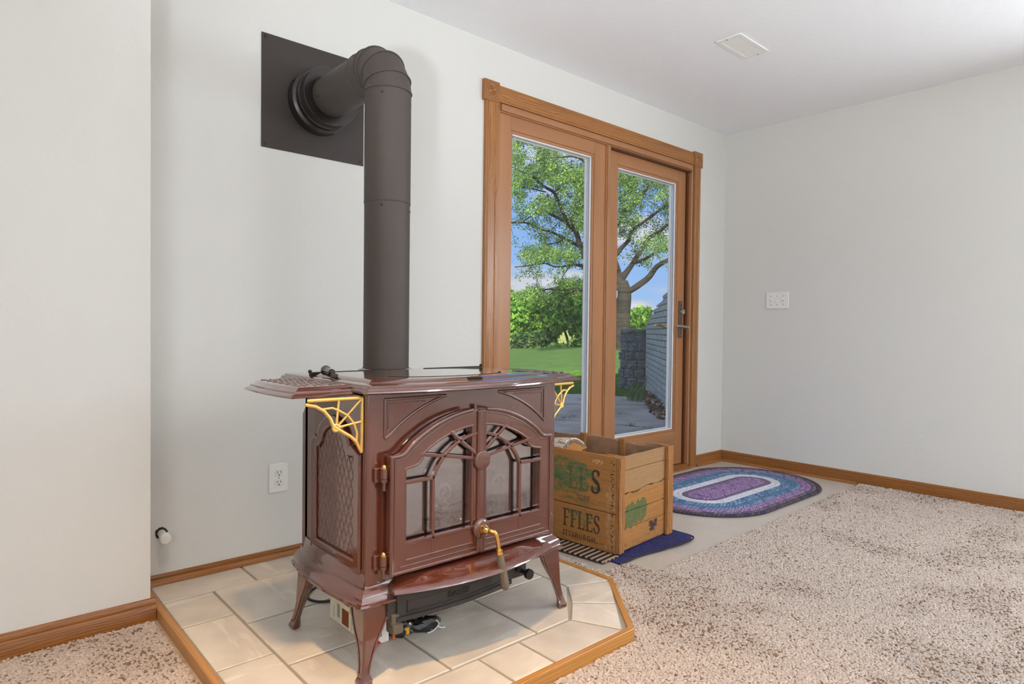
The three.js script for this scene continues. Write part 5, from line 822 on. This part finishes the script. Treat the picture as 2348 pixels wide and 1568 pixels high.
  const weeds = []; for (const [a, b, n] of [[[0.98, -2.73], [1.46, -2.66], 14], [[1.26, -2.02], [1.33, -1.5], 12], [[2.0, -2.2], [1.9, -2.5], 3]]) for (let i = 0; i < n; i++) { const t = R(); weeds.push([lerp(a[0], b[0], t) + (R() - 0.5) * 0.03, -0.088, lerp(a[1], b[1], t) + (R() - 0.5) * 0.03, 0.018 + 0.05 * R() ** 3, R()]); }
  tuftsOf('joint_weeds', weeds, [[96, 128, 56], [120, 140, 60]], 'small weeds growing in the joints of the patio');

  // splayed wing wall of brick-faced concrete: every brick in view a piece of its own
  const A = [5.05, -4.42], Bp = [0.30, -0.24], LW = Math.hypot(Bp[0] - A[0], Bp[1] - A[1]), ux = (Bp[0] - A[0]) / LW, uz = (Bp[1] - A[1]) / LW;
  const topY = (d) => 1.12 + d * 0.1235 + 0.03 * Math.sin(d * 0.9) * sstep(0.2, 1.2, d);
  const wallM = new THREE.Matrix4().makeBasis(V(ux, 0, uz), V(0, 1, 0), V(-uz, 0, ux)).setPosition(A[0], 0, A[1]);   // local: x along from the far end, z towards the camera
  const toCam = V(-uz, 0, ux).dot(V(-4.4 - 3, 0, 2.5 + 2.6)) > 0 ? 1 : -1;
  const Wg = new THREE.Group(); Wg.name = 'wall_wing'; structure(Wg); scene.add(Wg);
  const bt = tex(512, 512, (u, v) => { const n = fbm(u, v, 8, 8, 5, 121), k = 0.78 + 0.42 * n; return [158 * k, 166 * k, 166 * k]; }, [0.5, 0.5]), brickM = std({ map: bt, roughness: 0.95, bumpMap: bt, bumpScale: 0.006 }), jointM = std({ color: rgb(96, 100, 100), roughness: 1 });
  { const pts = [[0, -0.4], [LW, -0.4], [LW, topY(LW) - 0.02]]; for (let i = 20; i >= 0; i--) pts.push([LW * i / 20, topY(LW * i / 20) - 0.02]); const g = extr(shape(pts), 0.2).translate(0, 0, toCam > 0 ? -0.212 : 0.012); mesh('core', metric(g, 'x').applyMatrix4(wallM), jointM, Wg); }
  const ch = 0.0835; const variants = [0, 1, 2];
  for (let r = 0; r < 27; r++) {
    const y0 = -0.16 + r * ch, y1 = y0 + ch - 0.010; let x = -(0.2 + 0.45 * hash(r, 9)); const len = 0.9;
    while (x < 4.6) { const L = len * (0.8 + 0.6 * hash(r, Math.round(x * 10))), a = Math.max(0, x), b = Math.min(x + L - 0.012, 4.6); x += L; if (b - a < 0.05) continue;
      const ya = Math.min(y1, topY(a)), yb = Math.min(y1, topY(b)); if (Math.max(ya, yb) < y0 + 0.02) continue; const da = clamp((y0 + 0.012 - 1.12) / 0.1235, 0, 9); const aa = topY(a) < y0 + 0.012 ? Math.min(b - 0.03, Math.max(a, da)) : a;
      const off = hash(r, Math.round(a * 10), 7) * 0.004, g = extr(shape([[aa, y0], [b, y0], [b, yb], [aa, Math.max(y0 + 0.006, Math.min(y1, topY(aa)))]]), 0.014 + off, 0.003, 1).translate(0, 0, toCam > 0 ? -0.001 : -0.014 - off); mesh('brick', metric(g, 'x', r * 0.37, a).applyMatrix4(wallM), brickM, Wg); }
  }
  // end of a dry-laid block wall in front of the wing wall's far end
  const Bg = new THREE.Group(); Bg.name = 'wall_blocks'; structure(Bg); scene.add(Bg);
  const sp = tex(512, 512, (u, v) => { const n = fbm(u, v, 6, 12, 5, 131), k = 0.55 + 0.75 * n; return [116 * k, 120 * k, 124 * k]; }, [0.4, 0.4]), blockM = std({ map: sp, roughness: 1, bumpMap: sp, bumpScale: 0.02 });
  const block = (w, h, d, seed) => { const R2 = rng(seed), nx = 5, rings = []; for (let j = 0; j <= 5; j++) { const y = h * j / 5, ring = []; for (let i = 0; i <= nx; i++) ring.push([-w / 2 + w * i / nx, y, d / 2 + (i % nx && j % 5 ? (R2() - 0.2) * 0.035 : -0.012)]); for (let i = nx; i >= 0; i--) ring.push([-w / 2 + w * i / nx, y, -d / 2]); rings.push(ring.reverse()); } return metric(skin(rings, true, 0.35), 'x', R2() * 2, R2() * 2); };
  const bc = [5.21, -4.66];                                                // a curved stretch, seen from its end
  for (let c = 0; c < 8; c++) {
    const y = -0.20 + c * 0.158, back = c * 0.012, cap = c === 7;
    for (let k = 0; k < 4; k++) { const an = lerp(-1.2, 0.35, k / 3) + (c % 2 ? 0.16 : 0), rad = 0.30 - back * 0.6, hx = bc[0] + FW.x * 0.22 + (RT.x * Math.sin(an) - FW.x * Math.cos(an)) * rad, hz = bc[1] + FW.z * 0.22 + (RT.z * Math.sin(an) - FW.z * Math.cos(an)) * rad; const nx = RT.x * Math.sin(an) - FW.x * Math.cos(an), nz = RT.z * Math.sin(an) - FW.z * Math.cos(an);
      const g = block(cap ? 0.20 : 0.175, cap ? 0.10 : 0.152, cap ? 0.26 : 0.22, c * 11 + k); g.rotateY(Math.atan2(nx, nz)); g.translate(hx, y, hz); mesh(cap ? 'cap_block' : 'block', g, blockM, Bg); }
  }
  // strap-leaved plant at the foot of the wall
  const iris = thing('iris_clump', 'clump of green strap leaves at the foot of the wing wall', 'plant', [3.50, -0.10, -3.42]);
  const leafM = std({ color: rgb(92, 128, 62), roughness: 0.6, side: THREE.DoubleSide });
  const strap = (a, l, bend, x, z) => { const pos = [], idx = []; for (let i = 0; i <= 8; i++) { const t = i / 8, h = l * (t - 0.35 * bend * t * t), o = l * bend * 0.6 * t * t, w = 0.016 * (1 - t ** 3), ca = Math.cos(a), sa = Math.sin(a); pos.push(x + ca * o - sa * w, h, z + sa * o + ca * w, x + ca * o + sa * w, h, z + sa * o - ca * w); if (i < 8) { const k = i * 2; idx.push(k, k + 1, k + 2, k + 1, k + 3, k + 2); } } const g = new THREE.BufferGeometry(); g.setAttribute('position', new THREE.Float32BufferAttribute(pos, 3)); g.setIndex(idx); g.computeVertexNormals(); return g; };
  for (let i = 0; i < 30; i++) mesh('leaf', strap(R() * 6.28, 0.26 + 0.26 * R(), 0.3 + 0.7 * R(), (R() - 0.5) * 0.42, (R() - 0.5) * 0.34), leafM, iris);
  // fallen leaves heaped along the wall
  const fl = []; for (let i = 0; i < 420; i++) { const d = 1.0 + 3.0 * R(), o = 0.03 + 0.16 * R() ** 1.5; fl.push([A[0] + ux * d - uz * o * toCam, -0.075 + 0.06 * R() * (1 - o * 5), A[1] + uz * d + ux * o * toCam, 0.03 + 0.035 * R(), R()]); }
  const lg = new THREE.CircleGeometry(1, 7); { const p = lg.attributes.position; for (let i = 0; i < p.count; i++) p.setZ(i, 0.35 * p.getX(i) ** 2 - 0.2 * p.getY(i)); lg.computeVertexNormals(); lg.scale(1, 0.62, 0.7); }
  const li = new THREE.InstancedMesh(lg, std({ color: 0xffffff, roughness: 0.9, side: THREE.DoubleSide }), fl.length), m4 = new THREE.Matrix4(), q4 = new THREE.Quaternion(), col = new THREE.Color();
  fl.forEach(([x, y, z, s, k], i) => { q4.setFromEuler(new THREE.Euler(-1.57 + (hash(i, 1) - 0.5) * 1.8, (hash(i, 2) - 0.5) * 1.5, k * 6.28)); m4.compose(V(x, y, z), q4, V(s, s, s)); li.setMatrixAt(i, m4); const b = [[150, 122, 98], [104, 78, 58], [182, 158, 134], [84, 66, 54]][i % 4]; col.setRGB(b[0] / 255, b[1] / 255, b[2] / 255, THREE.SRGBColorSpace); li.setColorAt(i, col); });
  li.name = 'fallen_leaves'; li.castShadow = li.receiveShadow = true; stuff(li); scene.add(li); tag(li, 'dry brown leaves heaped along the foot of the wing wall', 'leaves');
}

// ---------- trees ----------
const leafCluster = (n, seed, size = 0.5) => { const R = rng(seed), pos = [], idx = []; for (let i = 0; i < n; i++) { const c = V(R() - 0.5, R() - 0.5, R() - 0.5).multiplyScalar(1.5), a = V(R() - 0.5, R() - 0.6, R() - 0.5).normalize(), b = V(R() - 0.5, R() - 0.5, R() - 0.5).cross(a).normalize(), nn = a.clone().cross(b), l = size * (0.7 + 0.6 * R()), w = l * 0.34, o = pos.length / 3; const pt = (u, v, k) => { const p = c.clone().addScaledVector(a, u * l).addScaledVector(b, v * w).addScaledVector(nn, k * l); pos.push(p.x, p.y, p.z); }; pt(0, 0, 0); pt(0.35, 1, 0.08); pt(0.75, 0.7, 0.1); pt(1, 0, -0.05); pt(0.75, -0.7, 0.1); pt(0.35, -1, 0.08); idx.push(o, o + 1, o + 5, o + 1, o + 2, o + 4, o + 1, o + 4, o + 5, o + 2, o + 3, o + 4); } const g = new THREE.BufferGeometry(); g.setAttribute('position', new THREE.Float32BufferAttribute(pos, 3)); g.setIndex(idx); g.computeVertexNormals(); return g; };
const foliageMat = phy({ color: 0xffffff, roughness: 0.9, transmission: 0.35, thickness: 0, side: THREE.DoubleSide });
function foliage(list, geo, cols, parent, name = 'foliage') {                 // list: [Vector3, size, tone]
  const im = new THREE.InstancedMesh(geo, foliageMat, list.length), m = new THREE.Matrix4(), q = new THREE.Quaternion(), c = new THREE.Color();
  list.forEach(([p, s, k], i) => { q.setFromEuler(new THREE.Euler(hash(i, 1) * 6.28, hash(i, 2) * 6.28, hash(i, 3) * 6.28)); m.compose(p, q, V(s, s, s)); im.setMatrixAt(i, m); const b = cols[Math.floor(hash(i, 4) * cols.length)], f = 0.8 + 0.4 * k; c.setRGB(b[0] * f / 255, b[1] * f / 255, b[2] * f / 255, THREE.SRGBColorSpace); im.setColorAt(i, c); });
  im.name = name; im.castShadow = im.receiveShadow = true; stuff(im); parent.add(im); return im;
}
const limb = (pts, radial = 7) => { const n = Math.max(8, pts.length * 4), cv = new THREE.CatmullRomCurve3(pts.map((p) => p.p), false, 'centripetal'), rings = [], fr = cv.computeFrenetFrames(n, false); for (let i = 0; i <= n; i++) { const t = i / n, p = cv.getPoint(t), f = t * (pts.length - 1), k = Math.min(pts.length - 2, Math.floor(f)), r = lerp(pts[k].r, pts[k + 1].r, f - k), ring = []; for (let j = 0; j < radial; j++) { const a = j / radial * 6.2832, v = fr.normals[Math.min(i, n)].clone().multiplyScalar(Math.cos(a)).addScaledVector(fr.binormals[Math.min(i, n)], Math.sin(a)); const k2 = r * (1 + 0.10 * Math.sin(a * 3 + t * 9)); ring.push([p.x + v.x * k2, p.y + v.y * k2, p.z + v.z * k2]); } rings.push(ring); } return skin(rings, true, 1.2); };
const barkTex = tex(512, 512, (u, v) => { const r = fbm(u, v, 26, 5, 4, 141), n = fbm(u, v, 8, 8, 4, 143); const k = 0.45 + 0.95 * r * (0.6 + 0.6 * n); return [72 * k, 67 * k, 58 * k]; }, [1.6, 1.6]), barkMat = std({ map: barkTex, roughness: 1, bumpMap: barkTex, bumpScale: 0.05 });
{
  const D0 = 30, R = rng(314), base = at(1429, 802, D0);
  const t = thing('oak_tree', 'big spreading oak tree with a thick grey trunk on the lawn', 'tree', [base.x, base.y, base.z]);
  // limbs surveyed as (u, v, width in pixels at the trunk's distance); each swings its own way in depth
  const limbs = [
    [[1429, 806, 50], [1429, 795, 41], [1429, 770, 37], [1429, 730, 34], [1430, 695, 33], [1430, 668, 30], [1426, 645, 26]],
    [[1436, 672, 14], [1460, 656, 15], [1487, 636, 13], [1506, 612, 12], [1530, 597, 10], [1562, 580, 8], [1610, 560, 6]],
    [[1424, 655, 20], [1427, 638, 17], [1444, 614, 13], [1455, 597, 11], [1474, 568, 9.5], [1487, 547, 8.5], [1512, 531, 8], [1528, 517, 7], [1543, 512, 6], [1590, 492, 4]],
    [[1453, 603, 9], [1482, 592, 7], [1509, 577, 6], [1541, 569, 5], [1590, 556, 3]],
    [[1424, 650, 22], [1412, 612, 19], [1408, 590, 15], [1423, 571, 11], [1442, 550, 8.5], [1447, 531, 7.5], [1471, 512, 6.5], [1501, 490, 6], [1520, 477, 5], [1542, 464, 4], [1580, 440, 3]],
    [[1408, 600, 14], [1400, 560, 12], [1410, 525, 9], [1423, 507, 8], [1437, 482, 7], [1453, 462, 6], [1479, 439, 6], [1490, 424, 5], [1498, 410, 4], [1512, 380, 3]],
    [[1412, 620, 18], [1392, 560, 15], [1380, 500, 13], [1382, 440, 11], [1410, 400, 9], [1430, 372, 8], [1440, 330, 6]],
    [[1418, 662, 19], [1385, 632, 16], [1360, 612, 15], [1344, 594, 14], [1330, 564, 12.5], [1324, 539, 11], [1315, 514, 9.5], [1311, 504, 8.5], [1320, 494, 6], [1331, 488, 5.5], [1336, 462, 4.5], [1342, 430, 3]],
    [[1338, 580, 8], [1328, 566, 7], [1312, 556, 6.5], [1294, 547, 6], [1267, 533, 6], [1240, 526, 5], [1223, 516, 4], [1202, 510, 4], [1171, 510, 3], [1140, 505, 2]],
    [[1326, 549, 8.5], [1318, 532, 8], [1305, 518, 7.5], [1290, 505, 7], [1275, 497, 7], [1252, 485, 6], [1229, 487, 4], [1215, 497, 3], [1195, 512, 2]],
    [[1305, 518, 8], [1298, 503, 8], [1286, 478, 8], [1279, 459, 7.5], [1269, 440, 7.5], [1252, 430, 6.5], [1233, 415, 6.5], [1215, 403, 5.5], [1194, 392, 4], [1165, 380, 3]],
    [[1270, 440, 4], [1283, 432, 3.5], [1293, 421, 3], [1307, 410, 2]],
    [[1252, 440, 3], [1233, 436, 3], [1215, 431, 2.5], [1195, 430, 2], [1180, 425, 2]],
    [[1360, 625, 9], [1345, 615, 8], [1326, 608, 7], [1309, 608, 5], [1275, 612, 4], [1252, 604, 4], [1227, 606, 3], [1206, 610, 2.5], [1180, 612, 2]],
    [[1418, 690, 10], [1380, 680, 8], [1344, 669, 6.5], [1322, 661, 6], [1294, 665, 5], [1256, 663, 4], [1236, 669, 3], [1217, 678, 2]],
    [[1322, 663, 4], [1294, 677, 3.5], [1275, 686, 3], [1263, 703, 2]],
    [[1294, 547, 3.5], [1280, 556, 3], [1258, 560, 2.5], [1245, 572, 2]],
    [[1380, 440, 9], [1362, 405, 7], [1345, 380, 6], [1338, 369, 5], [1313, 359, 4], [1282, 361, 3], [1259, 363, 2]],
    [[1382, 430, 8], [1350, 350, 6], [1300, 300, 5], [1230, 290, 3]],
    [[1309, 608, 2], [1296, 624, 1.6], [1288, 640, 1.3], [1279, 660, 1.1]],
    [[1233, 415, 3], [1222, 398, 2.5], [1214, 380, 2]],
  ];
  const g = [], clusters = [];
  limbs.forEach((L, li) => {
    const swing = (hash(li, 17) - 0.5) * (li === 0 ? 0 : 7), pts = L.map(([u, v, w], i) => { const f = L.length > 1 ? i / (L.length - 1) : 0, D = D0 + (li < 8 ? swing * f : (hash(7, 17) - 0.5) * 7 * 0.8 + swing * f * 0.8); const p = at(u, v, D); return { p: p.sub(base), r: Math.max(0.018, w / 2 * D / F) }; });
    g.push(limb(pts, li === 0 ? 14 : 7));
    if (li === 0) return;
    const cv = new THREE.CatmullRomCurve3(pts.map((q) => q.p), false, 'centripetal'), len = cv.getLength(), n = Math.round(len * (li === 1 ? 3.2 : 5.2));
    for (let i = 0; i < n; i++) {
      const t0 = lerp(li < 8 ? 0.30 : 0.12, 1, (i + R()) / n), p = cv.getPoint(t0); if (li === 1 && t0 < 0.72 && R() < 0.8) continue;
      const d = V(R() - 0.5, R() - 0.36, R() - 0.5).normalize(), l = 0.35 + 1.0 * R(), e = p.clone().addScaledVector(d, l); e.y -= 0.10 * l;
      g.push(rod([p.x, p.y, p.z], [e.x, e.y, e.z], 0.010, 4));
      const m = 2 + Math.floor(R() * 3.4); for (let k = 0; k < m; k++) { const q = p.clone().lerp(e, lerp(0.4, 1.08, R())); clusters.push([q.add(V(R() - 0.5, R() - 0.5, R() - 0.5).multiplyScalar(0.34)), 0.17 + 0.13 * R(), R()]); }
    }
  });
  // the leafy masses of the crown between the limbs
  for (const [u, v, ru, rv, n] of [[1225, 350, 60, 40, 520], [1290, 395, 55, 26, 380], [1195, 420, 30, 34, 160], [1320, 440, 30, 40, 280], [1230, 470, 50, 20, 200], [1340, 500, 26, 34, 140], [1470, 400, 70, 34, 420], [1525, 420, 28, 44, 150], [1440, 480, 26, 40, 150], [1230, 580, 36, 22, 150], [1290, 588, 36, 16, 130], [1450, 430, 26, 30, 120], [1220, 675, 36, 14, 90], [1500, 560, 36, 18, 70], [1280, 300, 110, 30, 400], [1460, 340, 90, 30, 300], [1130, 440, 40, 110, 260], [1600, 480, 40, 80, 200]]) {
    for (let i = 0; i < n; i++) { const a = R() * 6.28, q = Math.sqrt(R()), D = D0 + (R() - 0.5) * 6; if (fbm(mod((u + ru * q * Math.cos(a)) / 90, 1), mod((v + rv * q * Math.sin(a)) / 90, 1), 8, 8, 2, 9) < 0.47) continue; clusters.push([at(u + ru * q * Math.cos(a), v + rv * q * Math.sin(a), D).sub(base), 0.17 + 0.14 * R(), R()]); }
  }
  mesh('trunk', metric(merge(g), 'y'), barkMat, t);
  foliage(clusters, leafCluster(20, 5, 0.33), [[134, 172, 78], [108, 148, 66], [158, 190, 86], [88, 124, 62], [120, 154, 82]], t);
}
// lighter trees and shrubs beyond the lawn: [u, v, D, half width, half height, count, size, colours, label]
function shrub(name, label, D, blobs, stems, cols, size, cat) {
  const R = rng(Math.round(D * 100) + blobs.length), b0 = at(stems[0][0][0], stems[0][0][1], D), t = thing(name, label, cat, [b0.x, b0.y, b0.z]);
  mesh('stem', metric(merge(stems.map((s) => limb(s.map(([u, v, w]) => ({ p: at(u, v, D).sub(b0), r: w / 2 * D / F })), 6))), 'y'), barkMat, t);
  const list = []; for (const [u, v, ru, rv, n] of blobs) for (let i = 0; i < n; i++) { const a = R() * 6.28, q = Math.sqrt(R()), dz = (R() - 0.5) * 2 * Math.sqrt(1 - q * q * 0.9) * ru / F * D; list.push([at(u + ru * q * Math.cos(a), v + rv * q * Math.sin(a), D + dz).sub(b0), size * (0.8 + 0.6 * R()), R()]); }
  foliage(list, leafCluster(14, 11, 0.5), cols, t); return t;
}
const bright = [[166, 214, 84], [138, 190, 66], [186, 226, 100], [112, 164, 58]], mid = [[116, 162, 70], [92, 138, 58], [142, 182, 88]], deep = [[52, 84, 40], [64, 98, 46], [44, 72, 36]];
shrub('bushy_tree', 'wide bright green bushy tree at the lawn edge on the left', 42, [[1205, 720, 48, 34, 900], [1245, 745, 34, 26, 500], [1180, 745, 26, 34, 420], [1225, 780, 40, 24, 620], [1150, 720, 40, 50, 600]], [[[1222, 812, 4], [1222, 780, 4], [1215, 730, 3]], [[1174, 806, 5], [1180, 770, 4], [1190, 740, 3]]], bright, 0.52, 'tree');
shrub('dark_bush', 'dark green bush low at the lawn edge', 40, [[1225, 790, 42, 16, 420], [1200, 800, 30, 10, 180]], [[[1225, 814, 3], [1226, 790, 2]]], deep.concat(mid), 0.42, 'bush');  // bush in the darker green leaf colours
shrub('slim_tree', 'slim leaning tree with thin bright leaves and an open trunk', 40, [[1318, 690, 34, 30, 420], [1335, 735, 18, 36, 330], [1290, 700, 26, 22, 220], [1300, 730, 26, 12, 120], [1272, 728, 14, 14, 60]], [[[1306, 808, 6], [1300, 775, 6], [1292, 752, 5], [1280, 730, 4], [1270, 720, 2]], [[1311, 808, 3.5], [1312, 770, 3], [1318, 735, 2.5], [1325, 700, 2]], [[1318, 806, 4], [1322, 780, 3], [1324, 745, 2]]], bright.concat(mid), 0.5, 'tree');
shrub('edge_shrub', 'pale low shrub at the foot of the slim tree', 38, [[1330, 795, 22, 12, 200], [1290, 806, 26, 6, 110], [1262, 808, 30, 5, 110]], [[[1330, 810, 2], [1331, 795, 2]]], bright.concat(deep), 0.34, 'shrub');
shrub('far_bush', 'light green bush standing right of the oak trunk', 44, [[1456, 770, 16, 34, 330], [1470, 728, 22, 12, 130], [1458, 740, 10, 14, 60]], [[[1462, 810, 3], [1463, 760, 2]]], bright, 0.44, 'bush');
shrub('unseen_shadow_tree', 'unseen leafy tree left of the patio that shades the lawn', 22, [[920, 560, 150, 110, 700], [800, 600, 120, 90, 400], [1010, 600, 60, 60, 200]], [[[920, 815, 26], [920, 700, 22], [915, 560, 14]]], mid, 0.45, 'tree');  // out of view, placed to cast broken shade on the lawn
for (let i = 0; i < 9; i++) { const u = [1190, 1240, 1266, 1300, 1340, 1420, 1470, 1520, 1150][i]; shrub('distant_tree', ['rounded tree', 'dark tree', 'grey-green tree', 'broad tree', 'low tree', 'pale tree', 'bushy tree', 'flat tree', 'tall tree'][i] + ' on the far side of the field', 122 + i * 3, [[u, 745 - (i % 3) * 4, 22, 10, 120], [u + 12, 750, 18, 8, 80]], [[[u, 762, 2], [u, 745, 1.5]]], deep.concat([[86, 112, 78]]), 1.0, 'tree'); }
{ // white farm buildings across the field
  const p = at(1292, 757, 98), q = at(1264, 757, 106);
  const t = thing('white_barn', 'white farm building with a grey roof across the field', 'barn', [p.x, p.y - 0.1, p.z], -0.7), wm = std({ color: rgb(226, 228, 230), roughness: 0.8 }), rm = std({ color: rgb(150, 158, 166), roughness: 0.8 });
  mesh('wall', span(-1.6, 1.6, -0.4, 0.75, -1.2, 1.2, 0.02), wm, t); mesh('roof', skin([[-1.7], [1.7]].map(([x]) => [[x, 0.72, -1.35], [x, 1.35, 0], [x, 0.72, 1.35], [x, 0.66, 1.35], [x, 1.26, 0], [x, 0.66, -1.35]]), true, 0.3), wm, t); mesh('barn_door', span(-0.4, 0.4, -0.3, 0.5, 1.19, 1.24, 0.01), rm, t);
  const s = thing('long_shed', 'long low pale blue-roofed shed beside the white barn', 'shed', [q.x, q.y - 0.1, q.z], -0.72);
  mesh('wall', span(-2.2, 1.6, -0.4, 0.35, -0.9, 0.9, 0.02), wm, s); mesh('roof', skin([[-2.4], [1.8]].map(([x]) => [[x, 0.33, -1.05], [x, 0.72, 0], [x, 0.33, 1.05], [x, 0.28, 1.05], [x, 0.64, 0], [x, 0.28, -1.05]]), true, 0.3), std({ color: rgb(168, 188, 206), roughness: 0.7 }), s);
  for (const x of [-1.6, -0.8, 0, 0.8]) mesh('shed_door', span(x - 0.22, x + 0.22, -0.35, 0.18, 0.89, 0.93, 0.01), std({ color: rgb(120, 126, 130), roughness: 0.8 }), s);
}
renderer.render(scene, camera);
